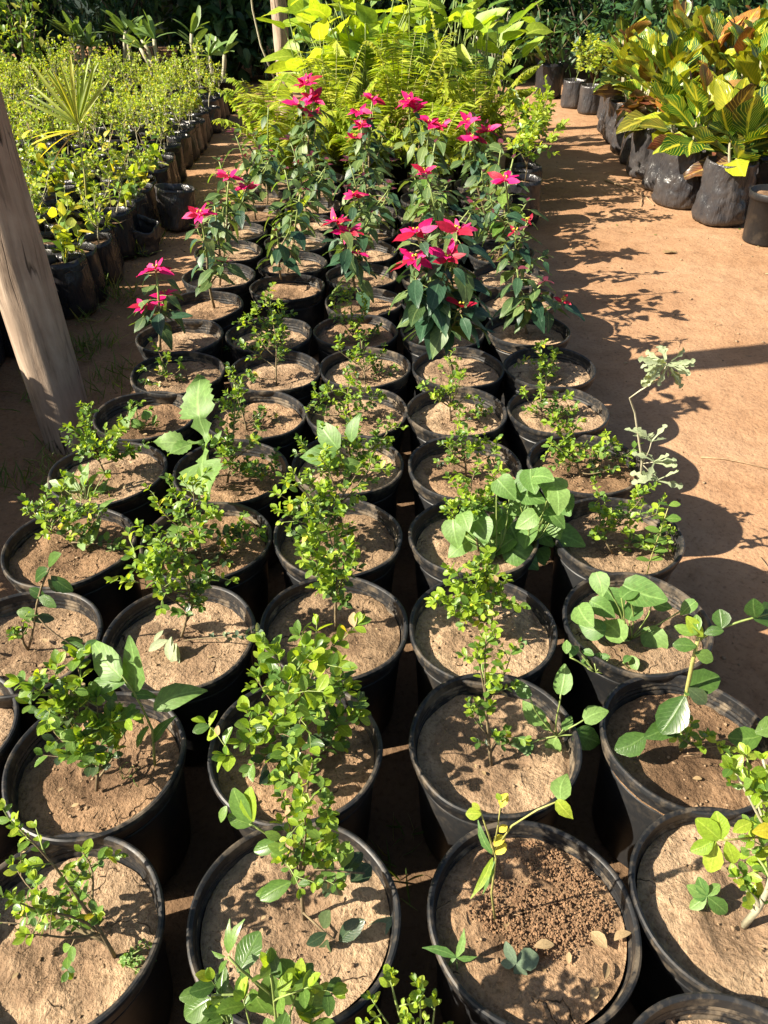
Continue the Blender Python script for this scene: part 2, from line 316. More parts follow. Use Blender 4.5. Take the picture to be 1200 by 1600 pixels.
def ground_mat():
    m, t, N, L, P, O = nt('packed_earth'); tc = N.new('ShaderNodeTexCoord'); v = tc.outputs['Object']
    n1 = noise_n(N, L, 1.3, 6, .6, v); n2 = noise_n(N, L, 11, 7, .65, v); n3 = noise_n(N, L, 80, 5, .6, v)
    c = ramp(N, [(.3, (.265, .145, .074)), (.5, (.335, .196, .109)), (.72, (.395, .25, .15))]); L.new(n1.outputs[0], c.inputs[0])
    # watered soil of the pot bed, darkened further for the shade between pots
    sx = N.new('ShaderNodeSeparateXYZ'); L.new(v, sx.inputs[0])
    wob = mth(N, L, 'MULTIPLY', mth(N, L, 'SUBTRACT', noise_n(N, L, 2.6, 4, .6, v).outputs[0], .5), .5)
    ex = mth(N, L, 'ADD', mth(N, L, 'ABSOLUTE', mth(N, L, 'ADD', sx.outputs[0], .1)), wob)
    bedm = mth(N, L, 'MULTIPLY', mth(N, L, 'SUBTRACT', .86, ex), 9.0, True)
    lft = mth(N, L, 'MULTIPLY', mth(N, L, 'SUBTRACT', mth(N, L, 'ADD', wob, -.75), sx.outputs[0]), 6.0, True)  # left ground: duller soil, colour also darkened to stand in for shade there
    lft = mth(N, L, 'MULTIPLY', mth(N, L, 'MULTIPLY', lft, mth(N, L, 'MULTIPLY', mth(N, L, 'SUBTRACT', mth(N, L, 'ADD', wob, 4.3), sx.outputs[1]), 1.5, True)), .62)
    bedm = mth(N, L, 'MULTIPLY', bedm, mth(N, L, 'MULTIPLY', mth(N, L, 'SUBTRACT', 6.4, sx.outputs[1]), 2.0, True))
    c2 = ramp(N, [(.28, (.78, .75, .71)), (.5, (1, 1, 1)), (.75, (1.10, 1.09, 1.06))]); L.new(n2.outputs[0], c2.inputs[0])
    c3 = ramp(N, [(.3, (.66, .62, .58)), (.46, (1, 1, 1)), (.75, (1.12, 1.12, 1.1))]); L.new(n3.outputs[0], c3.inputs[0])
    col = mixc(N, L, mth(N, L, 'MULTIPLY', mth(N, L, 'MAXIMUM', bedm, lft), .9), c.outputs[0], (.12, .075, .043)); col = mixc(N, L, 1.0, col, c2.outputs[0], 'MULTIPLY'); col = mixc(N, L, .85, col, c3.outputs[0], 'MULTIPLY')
    # scattered dark bits
    vo = N.new('ShaderNodeTexVoronoi'); vo.inputs['Scale'].default_value = 26; L.new(v, vo.inputs['Vector'])
    sp = mth(N, L, 'SUBTRACT', 1.0, mth(N, L, 'MULTIPLY', vo.outputs['Distance'], 9.0), True)
    ms = ramp(N, [(.56, (0, 0, 0)), (.62, (1, 1, 1))]); L.new(noise_n(N, L, 3.1, 3, .6, v).outputs[0], ms.inputs[0])
    col = mixc(N, L, mth(N, L, 'MULTIPLY', sp, ms.outputs[0]), col, (.10, .06, .03))
    L.new(col, P.inputs['Base Color']); P.inputs['Roughness'].default_value = .95; P.inputs['Specular IOR Level'].default_value = .15
    h = mth(N, L, 'ADD', n2.outputs[0], mth(N, L, 'MULTIPLY', n3.outputs[0], .3)); bump(N, L, h, .5, .03, P); return m
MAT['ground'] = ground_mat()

def pole_mat():
    m, t, N, L, P, O = nt('weathered_pole'); tc = N.new('ShaderNodeTexCoord')
    mp = N.new('ShaderNodeMapping'); mp.inputs['Scale'].default_value = (1, 1, .12); L.new(tc.outputs['Object'], mp.inputs[0]); v = mp.outputs[0]
    n1 = noise_n(N, L, 30, 7, .65, v, .3); n2 = noise_n(N, L, 6, 4, .6, tc.outputs['Object'])
    c = ramp(N, [(.28, (.13, .095, .07)), (.45, (.31, .235, .175)), (.7, (.43, .345, .27))]); L.new(n1.outputs[0], c.inputs[0])
    c2 = ramp(N, [(.3, (.75, .72, .7)), (.7, (1.12, 1.1, 1.08))]); L.new(n2.outputs[0], c2.inputs[0])
    col = mixc(N, L, 1.0, c.outputs[0], c2.outputs[0], 'MULTIPLY')
    n4 = noise_n(N, L, 13, 3, .5, v, .6); rr = ramp(N, [(.485, (0, 0, 0)), (.5, (1, 1, 1)), (.515, (0, 0, 0))]); L.new(n4.outputs[0], rr.inputs[0])
    ms = ramp(N, [(.5, (0, 0, 0)), (.6, (1, 1, 1))]); L.new(noise_n(N, L, 3.5, 2, .5, tc.outputs['Object']).outputs[0], ms.inputs[0])
    ck = mth(N, L, 'MULTIPLY', rr.outputs[0], ms.outputs[0]); col = mixc(N, L, ck, col, (.03, .02, .013))
    L.new(col, P.inputs['Base Color']); P.inputs['Roughness'].default_value = .8; P.inputs['Specular IOR Level'].default_value = .25
    bump(N, L, mth(N, L, 'SUBTRACT', n1.outputs[0], ck), .5, .01, P); return m
MAT['pole'] = pole_mat()
MAT['crack'] = simple_mat('crack_dark', (.012, .008, .005), (.03, .02, .012), 40, .95)

def net_mat():
    m, t, N, L, P, O = nt('shade_net'); tc = N.new('ShaderNodeTexCoord')
    n = noise_n(N, L, 1.2, 4, .6, tc.outputs['Object']); r = ramp(N, [(.3, (.008, .03, .026)), (.7, (.018, .055, .045))]); L.new(n.outputs[0], r.inputs[0])
    w = N.new('ShaderNodeTexWave'); w.inputs['Scale'].default_value = 60; L.new(tc.outputs['Object'], w.inputs[0])
    L.new(r.outputs[0], P.inputs['Base Color']); P.inputs['Roughness'].default_value = .7; bump(N, L, w.outputs[0], .3, .005, P); return m
MAT['net'] = net_mat()

# ------------------------------------------------------------------ leaf shapes
def sn(x): return max(0.0, math.sin(math.pi*x))
PROF = {
 'box':   lambda t: sn(t**1.15)**.66,
 'round': lambda t: sn(t**.72)**.60*(1-.35*t**5),
 'heart': lambda t: sn(.06+.94*t**.62)**.62*(1-.25*t**6),
 'ovate': lambda t: sn(t**.72)**.85*(1-.25*t**4),
 'lance': lambda t: sn(t**.8)**1.05,
 'lobed': lambda t: (.30+.12*math.cos(t*26) if t < .36 else .30+.70*sn((t-.36)/.64*.86+.14)**.7)*sn(min(1, .04+t))**.35,
 'bract': lambda t: sn(t**.85)**.9,
 'croton': lambda t: sn(t**.95)**.72*(1-.12*t**6),
 'strap': lambda t: sn(t**.9)**.42*(.75+.25*t),
 'arum':  lambda t: sn(t**.60)**.75*(1-.2*t**4),
 'finger': lambda t: (.25 if t < .45 else .25+.75*abs(math.sin((t-.45)*9.5)))*(1 if t < .97 else .4),
}
WID = {'box': .64, 'round': .78, 'heart': .92, 'ovate': .52, 'lance': .24, 'lobed': .50, 'bract': .44, 'croton': .54, 'strap': .2, 'arum': .55, 'finger': .36}
SEG = {'box': 6, 'round': 7, 'heart': 7, 'ovate': 6, 'lance': 5, 'lobed': 20, 'bract': 5, 'croton': 7, 'strap': 5, 'arum': 7, 'finger': 10}
def leaf_arrays(shape, var, lod=0):
    rr = random.Random(hash((shape == 'box', var, len(shape))) & 0xffff)
    n = SEG[shape] if not lod else 4
    fold = {'box': .28, 'heart': .12, 'croton': .22, 'bract': .14, 'arum': .22}.get(shape, .2)*rr.uniform(.5, 1.5)
    curl = {'box': -.10, 'croton': -.14, 'arum': -.25, 'lance': -.35, 'strap': -.25, 'heart': -.3, 'round': -.3, 'ovate': -.32, 'bract': -.2}.get(shape, -.2)*rr.uniform(.2, 1.8)
    wav = {'croton': .05, 'lobed': .06, 'arum': .03, 'round': .025, 'heart': .03, 'bract': .03, 'ovate': .03}.get(shape, 0)
    side = rr.uniform(-.08, .08); ph = rr.uniform(0, 6); W = WID[shape]*rr.uniform(.9, 1.1)
    V = []; UV = []
    for i in range(n+1):
        t = i/n if shape in ('lobed', 'finger') else (1-math.cos(math.pi*i/n))/2
        w = max(.012, W/2*PROF[shape](min(.985, max(.02, t))))
        if shape == 'lobed' and 2 < i < n: w *= 1+.09*((i % 2)*2-1)
        x0 = side*math.sin(t*math.pi); z0 = curl*(t*t)
        for s in (-1, 0, 1):
            z = z0+fold*abs(s)*w*1.3+(wav*math.sin(t*9+ph+s*1.6)*abs(s))
            V.append((x0+s*w, t, z)); UV.append((.5+.5*s, t))
    F = []
    for i in range(n):
        for s in (0, 1):
            a = i*3+s; F.append([a, a+1, a+4, a+3])
    return np.array(V), F, np.array(UV)
LA = {}
def larr(shape, var, lod=0):
    k = (shape, var, lod)
    if k not in LA: LA[k] = leaf_arrays(shape, var, lod)
    return LA[k]
LM = {}
def lmesh(shape, var, mat):
    k = (shape, var, mat)
    if k not in LM:
        V, F, UV = larr(shape, var); b = MB(); b.add(V, F, MAT[mat], UV); LM[k] = b.mesh(shape+'_leaf_blade')
    return LM[k]

def lmatrix(base, d, nrm, L, roll=0.0, wid=1.0):
    y = Vector(d).normalized(); z = Vector(nrm); z = z-y*z.dot(y)
    if z.length < 1e-4: z = y.orthogonal()
    z.normalize()
    if roll: z = (Matrix.Rotation(roll, 3, y) @ z)
    x = y.cross(z)
    b = Vector(base)
    return Matrix(((x.x*L*wid, y.x*L, z.x*L, b.x), (x.y*L*wid, y.y*L, z.y*L, b.y), (x.z*L*wid, y.z*L, z.z*L, b.z), (0, 0, 0, 1)))

class Plant:
    """stem geometry + a list of leaves; emitted as parts of one thing"""
    def __init__(s, rnd=None): s.st = MB(); s.lv = []; s.r = rnd or R; s.extra = []
    def leaf(s, shape, mat, base, d, nrm=None, L=.03, roll=None, wid=1.0):
        nrm = nrm if nrm is not None else Vector((0, 0, 1))
        s.lv.append((shape, s.r.randrange(4), mat, lmatrix(base, d, nrm, L, s.r.uniform(-.45, .45) if roll is None else roll, wid)))
    def pl(s, b, t, Y, dY=0.0, shape='ovate', mat='weed', wid=1.0, roll=.0, face=None):
        """leaf from photo pixel b to t, rooted at depth Y, its tip dY farther"""
        p = at(*b, Y=Y); q = at_depth(*t, cdepth(p)+dY); d = q-p
        nrm = face or (Vector((-.35, -.5, .75)))
        s.lv.append((shape, s.r.randrange(4), mat, lmatrix(p, d, nrm, d.length, roll, wid))); return p
    def pc(s, c, Y, size, ang=None, shape='heart', mat='weed', stem=None, smat='stem_green', tilt=.35, wid=1.0):
        """leaf blade centred on a point"""
        p = at(*c, Y=Y); nrm = Vector((-.35+s.r.uniform(-tilt, tilt), -.35+s.r.uniform(-tilt, tilt), .85)).normalized()
        a = s.r.uniform(0, TAU) if ang is None else ang
        d = Vector((math.cos(a), math.sin(a), 0)); d = (d-nrm*d.dot(nrm)).normalized(); b = p-d*size*.5
        s.lv.append((shape, s.r.randrange(4), mat, lmatrix(b, d, nrm, size, 0, wid)))
        if stem is not None: s.st.tube(curve(stem, b, 5, .08, s.r), [.0016]*5, MAT[smat], 5)
    def emit(s, root, individual=True, stem_name='stem', leaf_parent=None, leaf_name='leaf', foliage='foliage', origin=None, lo=False):
        og = Vector(root.location) if origin is None else Vector(origin); so = None
        if s.st.n: so = s.st.build(stem_name, root, None, True, og)
        par = root if leaf_parent is None else leaf_parent
        if leaf_parent == 'stem': par = so
        one, rest = (s.lv, []) if individual else ([], s.lv)
        if individual == 'bracts': one, rest = [l for l in s.lv if l[2].startswith('bract')], [l for l in s.lv if not l[2].startswith('bract')]
        if len(one) > 290:
            o_ = sorted(one, key=lambda l: -l[3].to_scale().y); one, rest = o_[:290], o_[290:]
        T = Matrix.Translation(-og)
        for (sh, v, m, M) in one:
            nm = 'bract' if m.startswith('bract') else leaf_name
            o = bpy.data.objects.new(nm, lmesh(sh, v, m)); COL.objects.link(o); o.parent = par; o.matrix_basis = T @ M
        if rest:
            b = MB(); lod = 1 if individual is False and lo else 0
            for (sh, v, m, M) in rest:
                V, F, UV = larr(sh, v, lod); A = np.array(M); b.add(V @ A[:3, :3].T + A[:3, 3], F, MAT[m], UV)
            b.build(foliage, par, None, True, og, kind='stuff')
        return so

# ------------------------------------------------------------------ plant builders
UP = Vector((0, 0, 1))
def rdir(r): 
    a = r.uniform(0, TAU); z = r.uniform(-1, 1); q = math.sqrt(1-z*z); return Vector((q*math.cos(a), q*math.sin(a), z))
def twig_leaves(p, P0, L, leaf, mats, pal, shape='box', nodes=3):
    r = p.r; d0 = L
    for j in range(nodes):
        t = .25+.62*j/max(1, nodes-1) if nodes > 1 else .6
        q = pt(P0, t); tg = tan(P0, t); side = tg.cross(UP)
        if side.length < .1: side = tg.cross(Vector((1, 0, 0)))
        side.normalize(); side = Matrix.Rotation(j*1.57+r.uniform(-.5, .5), 3, tg) @ side
        for sg in (-1, 1):
            if r.random() < .1: continue
            d = (tg*.55+side*sg+UP*.12+rdir(r)*.22).normalized()
            nrm = (UP*.8+S2*.3+tg*.25+rdir(r)*.45)
            p.leaf(shape, 'yellow' if r.random() < .008 else ('dry' if r.random() < .008 else r.choice(mats[pal])), q, d, nrm, leaf*r.uniform(.55, 1.15)*(1-.25*t))
    e = pt(P0, 1); tg = tan(P0, 1)
    for k in range(3):
        d = (tg+rdir(r)*.6+UP*.2).normalized(); p.leaf(shape, r.choice(mats[min(2, pal+1)]), e, d, UP+rdir(r)*.5, leaf*r.uniform(.4, .75))
SHM = {0: ['box_mature', 'box_mature', 'box_mid', 'box_dark'], 1: ['box_mid', 'box_mature', 'box_mid', 'box_young'], 2: ['box_young', 'box_young', 'box_mid']}
def shrub(p, base, tips, leaf=.026, dens=1.0, mats=SHM, palbias=0.0, stem='stem_brown', r0=.0035, sub=True, bow=.07, shape='box', nodes=3):
    r = p.r; base = Vector(base); T = [Vector(t) for t in tips]
    main = curve(base, T[0], 8, bow, r, .0); z0 = base.z; z1 = max(t.z for t in T)
    shoots = [(main, 0.3, r0)]
    for t in T[1:]:
        f = max(.08, min(.7, .55*(t.z-z0)/max(.02, T[0].z-z0)))*r.uniform(.6, 1.0)
        shoots.append((curve(pt(main, f), t, 7, bow*1.5, r, -.04), .25, r0*.7))
    for (P, s0, rad) in shoots:
        n = len(P); p.st.tube(P, [rad*(1-.7*i/(n-1)) for i in range(n)], MAT[stem], 5)
        Ln = sum((P[i+1]-P[i]).length for i in range(n-1)); k = max(2, int(Ln/.034*dens+r.random()))
        for j in range(k):
            t = s0+(1-s0)*(j+r.random()*.7)/k; q = pt(P, t); tg = tan(P, t)
            h = (q.z-z0)/max(.02, z1-z0); pal = 2 if h+palbias+r.uniform(-.25, .25) > .72 else (1 if h+palbias+r.uniform(-.3, .3) > .35 else 0)
            d = (tg*.55+rdir(r)*.9+UP*.35).normalized(); Lt = leaf*r.uniform(1.2, 2.3)
            W = curve(q, q+d*Lt, 4, .08, r, .05)
            p.st.tube(W, [rad*.42, rad*.38, rad*.3, rad*.2], MAT['stem_green' if pal else stem], 4, False)
            twig_leaves(p, W, d, leaf, mats, pal, shape, nodes)
        twig_leaves(p, [pt(P, .9), pt(P, .97), pt(P, 1)], tan(P, 1), leaf, mats, 2 if palbias >= 0 else 1, shape, 2)

def poinsettia(p, base, tips, flowers=None, leaf=.085, nleaf=14, mats=('poin', 'poin', 'poin_dark'), bl=.065, stem0='stem_brown'):
    r = p.r; base = Vector(base)
    T = [Vector(t) for t in tips]; main = curve(base, T[0], 8, .05, r)
    for i, t in enumerate(T):
        P = main if i == 0 else curve(pt(main, max(.12, min(.6, .5*(t.z-base.z)/max(.05, T[0].z-base.z)))), t, 7, .10, r, -.05)
        n = len(P); rad = .0055 if i == 0 else .004
        p.st.tube(P[:n//2+1], [rad*(1-.35*k/(n-1)) for k in range(n//2+1)], MAT[stem0], 6); p.st.tube(P[n//2:], [rad*(1-.35*k/(n-1)) for k in range(n//2, n)], MAT['stem_green'], 6)
        k0 = nleaf if i == 0 else int(nleaf*.6); a0 = r.uniform(0, TAU)
        for k in range(k0):
            t_ = .3+.66*k/k0; q = pt(P, t_); a = a0+k*2.4+r.uniform(-.3, .3); out = Vector((math.cos(a), math.sin(a), 0))
            el = r.uniform(-.25, .5)*(1 if t_ < .8 else .8); pd = (out+UP*el).normalized(); pe = q+pd*leaf*.4
            p.st.tube([q, q.lerp(pe, .5)+UP*.003, pe], [.0014]*3, MAT['stem_green'], 4, False)
            d = (out+UP*(el-.75*r.uniform(.3, 1.2))).normalized()
            p.leaf('ovate', r.choice(mats), pe, d, UP+out*.5, leaf*r.uniform(.65, 1.15)*(1.0 if t_ < .85 else .75), r.uniform(-.5, .5), 1.05)
        fl = flowers[i] if flowers else 0
        e = P[-1]
        if fl:
            bm = ('bract', 'bract', 'bract', 'bract_dark') if fl < 20 else ('bract_dark', 'bract_dark', 'poin_maroon')
            nb = fl % 20 + (2 if fl < 20 else 0); a0 = r.uniform(0, TAU)
            for k in range(nb):
                a = a0+TAU*k/nb*1.0+r.uniform(-.25, .25); out = Vector((math.cos(a), math.sin(a), 0))
                ring = k % 2; L = bl*r.uniform(.62, 1.1)*(1.0 if ring else .8)
                d = (out+UP*(r.uniform(-.35, .75)+.35*(1-ring))-Vector((.1, .15, 0))).normalized()
                p.leaf('bract', r.choice(bm), e+UP*(.004*ring)-UP*.004+out*.004, d, UP-Vector((.3, .5, 0))+rdir(r)*.35, L, r.uniform(-.4, .4), 1.0)
            for k in range(6):
                a = r.uniform(0, TAU); p.extra.append((e+Vector((math.cos(a)*.008, math.sin(a)*.008, .008+r.uniform(0, .006))), r.uniform(.0025, .0042)))
        else:
            for k in range(4):
                a = a0+k*1.6; out = Vector((math.cos(a), math.sin(a), 0)); p.leaf('ovate', r.choice(('poin', 'poin', 'poin_maroon')), e, (out+UP*r.uniform(.3, 1)), UP, leaf*r.uniform(.35, .6))

def emit_extra(p, root, name='flower_centre'):
    if p.extra:
        b = MB()
        for i, (c, rad) in enumerate(p.extra): b.blob(c, rad, MAT['cyathia'], 1.0, i)
        b.build(name, root, None, True, root.location, kind='stuff')

# ------------------------------------------------------------------ ground
def axis(lo, hi, step, far):
    a = list(np.arange(lo, hi+1e-6, step)); x = hi; s = step; up = []
    while x < far: s *= 1.5; x += s; up.append(x)
    x = lo; s = step; dn = []
    while x > -far: s *= 1.5; x -= s; dn.append(x)
    return dn[::-1]+a+up
gx = axis(-4.5, 4.5, .06, 150); gy = axis(-.6, 12, .06, 200)
GV = []; 
def gz(x, y):
    e = math.exp(-max(0, abs(x)-5)*.4)*math.exp(-max(0, y-13)*.4)
    return (noise.noise(Vector((x*.7, y*.7, 3)))*.012+noise.noise(Vector((x*3.1, y*3.1, 1)))*.007+noise.noise(Vector((x*8, y*8, 8)))*.007)*e-.004
for y in gy:
    for x in gx: GV.append((x, y, gz(x, y)))
nx = len(gx); GF = [[j*nx+i, j*nx+i+1, (j+1)*nx+i+1, (j+1)*nx+i] for j in range(len(gy)-1) for i in range(nx-1)]
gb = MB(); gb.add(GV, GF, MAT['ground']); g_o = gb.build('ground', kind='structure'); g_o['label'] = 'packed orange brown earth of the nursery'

# clods and pebbles
cb = MB(); rr = random.Random(5)
for i in range(1500):
    x = rr.uniform(.75, 3.0) if rr.random() < .7 else rr.uniform(-1.5, -.9); y = rr.uniform(.8, 9); s = rr.choice((.002, .003, .003, .004, .006)); s *= rr.uniform(.7, 1.4)
    cb.blob((x, y, gz(x, y)+s*.3), s, MAT['clod'], .7, i, .3)
o = cb.build('soil_crumbs', kind='stuff'); o['label'] = 'loose crumbs of earth strewn over the sandy path'; o['category'] = 'soil crumbs'

# ------------------------------------------------------------------ the pots
PR = .16; PH = .28; SOILZ = .246
def lathe(prof, seg, mat, rip=None):
    b = MB(); V = []; n = len(prof)
    for k in range(seg):
        a = TAU*k/seg
        for i, (r_, z) in enumerate(prof): V.append((r_*math.cos(a), r_*math.sin(a), z))
    F = [[k*n+i, ((k+1) % seg)*n+i, ((k+1) % seg)*n+i+1, k*n+i+1] for k in range(seg) for i in range(n-1)]
    b.add(V, F, mat); return b
body = [(.0, .003), (.126, .003), (.131, .010), (.138, .12), (.1455, .2225), (.148, .224), (.148, .229), (.1465, .231), (.1485, .2525)]
inner = [(.1482, .262), (.1466, .257), (.1474, .253), (.1452, .248), (.1460, .242), (.1430, .236), (.138, .19), (.0, .185)]
rimp = [(.1500, .246), (.1535, .2445), (.1550, .250), (.1555, .262), (.1572, .264), (.1593, .2675), (.1600, .2735), (.1588, .2785), (.1558, .2802), (.1530, .2796), (.1503, .2775), (.1492, .271), (.1484, .261)]
def warp(b, k):
    for i, V in enumerate(b.v):
        A = np.arctan2(V[:, 1], V[:, 0]); r_ = 1+.010*np.cos(2*A+k*1.3)+.005*np.cos(3*A+k*2.9)+.003*np.cos(7*A+k); hz = np.clip(V[:, 2]/.28, 0, 1)
        V[:, 0] *= 1+(r_-1)*hz; V[:, 1] *= 1+(r_-1)*hz; V[:, 2] += hz*(.0022*np.cos(2*A+k*.7)+.0014*np.cos(5*A+k*2.1))
    return b
POTM = []; RIMM = []
for k in range(5):
    pb = lathe(body, 72, MAT['pot']); b2 = lathe(inner, 72, MAT['pot']); pb.add(np.concatenate(b2.v), b2.f, MAT['pot_inner'])
    m_ = warp(pb, k).mesh('pot_body'); m_.set_sharp_from_angle(angle=math.radians(28)); POTM.append(m_)
    m_ = warp(lathe(rimp, 72, MAT['rim']), k).mesh('pot_rim'); m_.set_sharp_from_angle(angle=math.radians(40)); RIMM.append(m_)
def soil_mesh(seed, mat, amp=.009, nr=28, ns=72):
    V = [(0, 0, 0)]; F = []; S = seed*7.3
    def h(x, y, rr_):
        v = noise.noise(Vector((x*14+S, y*14, S)))*amp+noise.noise(Vector((x*38, y*38+S, 2)))*amp*.55+noise.noise(Vector((x*90, y*90+S, 5)))*amp*.28
        v += -.010*math.exp(-((rr_-.03)/.035)**2)*.6 - .004*max(0, (rr_-.127)/.018)
        return v
    V[0] = (0, 0, h(0, 0, 0))
    for i in range(1, nr+1):
        rad = .1446*i/nr
        for k in range(ns):
            a = TAU*k/ns; x = rad*math.cos(a); y = rad*math.sin(a); V.append((x, y, h(x, y, rad)))
    for k in range(ns): F.append([0, 1+k, 1+(k+1) % ns])
    for i in range(nr-1):
        for k in range(ns):
            a = 1+i*ns+k; b_ = 1+i*ns+(k+1) % ns; F.append([a, a+ns, b_+ns, b_])
    b = MB(); b.add(V, F, mat); return b.mesh('soil_surface')
SOILS = [soil_mesh(i, MAT['soil'] if i % 3 else MAT['soil_b']) for i in range(6)]
CR = []
for q in range(3):
    b = MB(); rq = random.Random(q+50)
    for i in range(170):
        a = rq.uniform(0, TAU); rad = .13*math.sqrt(rq.random()); s = rq.choice((.0007, .0009, .0012, .0015, .0022, .0032))*rq.uniform(.7, 1.3)
        b.blob((rad*math.cos(a), rad*math.sin(a), -s*.1-.0005), s, MAT['clod'], .6, i, .6)
    for i in range(7):
        a = rq.uniform(0, TAU); rad = .11*math.sqrt(rq.random()); c = Vector((rad*math.cos(a), rad*math.sin(a), .003)); d = Vector((rq.uniform(-1, 1), rq.uniform(-1, 1), rq.uniform(-.05, .25))).normalized()
        if i % 2: b.tube([c, c+d*rq.uniform(.01, .035)], .0006, MAT['twig'], 4)
        else:
            V_, F_, U_ = larr('box', i % 4); A_ = np.array(lmatrix(c, d, UP, rq.uniform(.008, .016))); b.add(V_ @ A_[:3, :3].T + A_[:3, 3], F_, MAT['dry'], U_)
    CR.append(b.mesh('soil_crumbs'))

POTS = {}
ORD = ['first', 'second', 'third', 'fourth', 'fifth', 'sixth', 'seventh', 'eighth', 'ninth', 'tenth', 'eleventh', 'twelfth', 'thirteenth', 'fourteenth', 'fifteenth', 'sixteenth', 'seventeenth', 'eighteenth', 'nineteenth', 'twentieth']+['twenty-'+w for w in ('first', 'second', 'third', 'fourth', 'fifth', 'sixth', 'seventh', 'eighth', 'ninth')]+['thirtieth']+['thirty-'+w for w in ('first', 'second', 'third', 'fourth', 'fifth', 'sixth', 'seventh', 'eighth', 'ninth')]
npot = 0
def pot(key, X, Y, zs=1.0, crumbs=True):
    global npot
    rp = random.Random(sum(ord(c)*(i+3) for i, c in enumerate(key))*17+5); npot += 1
    root = thing('potted_plant', '', 'potted plant', (X, Y, 0), 'black pots standing in rows on the bed')
    tilt = (rp.uniform(-.018, .018), rp.uniform(-.018, .018), rp.uniform(0, TAU))
    vk = rp.randrange(5); p_ = obj('pot', POTM[vk], root); p_.rotation_euler = tilt; p_.scale = (1, 1, zs); p_.location.z = .003
    r_ = obj('rim', RIMM[vk], p_)
    s_ = obj('soil', SOILS[rp.randrange(6)], root); s_.location = (0, 0, SOILZ*zs+rp.uniform(-.008, .010)); s_.rotation_euler = (0, 0, rp.uniform(0, TAU))
    if crumbs: c_ = obj('crumbs', rp.choice(CR), s_, kind='stuff')
    POTS[key] = (root, s_); return root

rows = [
 ('Z', [('Zb', -.235, .245), ('Zc', .10, .265), ('Zd', .435, .30)]),
 ('A', [('A1', -.49, .55), ('A2', -.135, .58), ('A3', .223, .577), ('A4', .545, .605)]),
 ('B', [('B0', -.85, .91), ('B1', -.52, .85), ('B2', -.162, .881), ('B3', .207, .898), ('B4', .56, .895)]),
 ('C', [('C1', -.755, 1.15), ('C2', -.434, 1.167), ('C3', -.11, 1.196), ('C4', .212, 1.193), ('C5', .545, 1.205)]),
 ('D', [('D1', -.765, 1.467), ('D2', -.44, 1.487), ('D3', -.118, 1.489+.02), ('D4', .225, 1.505), ('D5', .581, 1.514)]),
 ('E', [('E1', -.762, 1.793), ('E2', -.425, 1.80), ('E3', -.10, 1.825), ('E4', .229, 1.822), ('E5', .57, 1.832)]),
 ('F', [('F1', -.74, 2.105), ('F2', -.40, 2.105), ('F3', -.084, 2.135), ('F4', .225, 2.130), ('F5', .545, 2.135)]),
 ('G', [('G1', -.70, 2.405), ('G2', -.375, 2.412), ('G3', -.06, 2.44), ('G4', .252, 2.438), ('G5', .569, 2.44)]),
 ('H', [('H1', -.755, 2.70), ('H2', -.425, 2.72), ('H3', -.11, 2.745), ('H4', .215, 2.745), ('H5', .54, 2.755)]),
 ('I', [('I1', -.722, 3.0), ('I2', -.404, 3.20), ('I3', -.08, 3.04), ('I4', .225, 3.05), ('I5', .55, 3.065)]),
]
rj = random.Random(77)
for i, nm in enumerate('JKLMNO'):
    y = 3.32+.315*i
    rows.append((nm, [(nm+str(c+1), x+rj.uniform(-.02, .02)+(.05 if c == 0 and i > 2 else 0), y+rj.uniform(-.012, .012)+(.17 if c == 1 else .02)) for c, x in enumerate((-.735, -.405, -.085, .235, .56))]))
for ri, (nm, L_) in enumerate(rows):
    for (k, X, Y) in L_: pot(k, X, Y, 1.09 if k == 'Zd' else 1.0, ri < 8)
def setlabel(k, look):
    for ri, (nm, L_) in enumerate(rows):
        keys = [q[0] for q in L_]
        if k in keys:
            root = POTS[k][0]; n = len(keys)-1-keys.index(k)
            root['label'] = f"{look}, {ORD[n]} from path, {ORD[ri]} row from front"
def soilpt(k, px, py): return at(px, py, z=SOILZ)
def T(k, *tips):
    """tips given as photo pixels (+ depth offset) at the pot's own depth"""
    Y = POTS[k][0].location.y; return [at(t[0], t[1], Y=Y+(t[2] if len(t) > 2 else 0)) for t in tips]

# ------------------------------------------------------------------ shrubs in the near pots, pot by pot
def do_shrub(k, base, tips, look, ind=True, extra=None, **kw):
    p = Plant(random.Random(sum(map(ord, k))*31+base[0])); b = soilpt(k, *base)-UP*.006
    if tips: shrub(p, b, T(k, *tips), **kw)
    if extra: extra(p, POTS[k][0].location.y, b)
    p.emit(POTS[k][0], ind); setlabel(k, look); return p
def weed(k, fn, ind=True, seed=1):
    p = Plant(random.Random(seed+sum(map(ord, k)))); fn(p, POTS[k][0].location.y)
    return p.emit(POTS[k][0], ind, 'weed', 'stem')

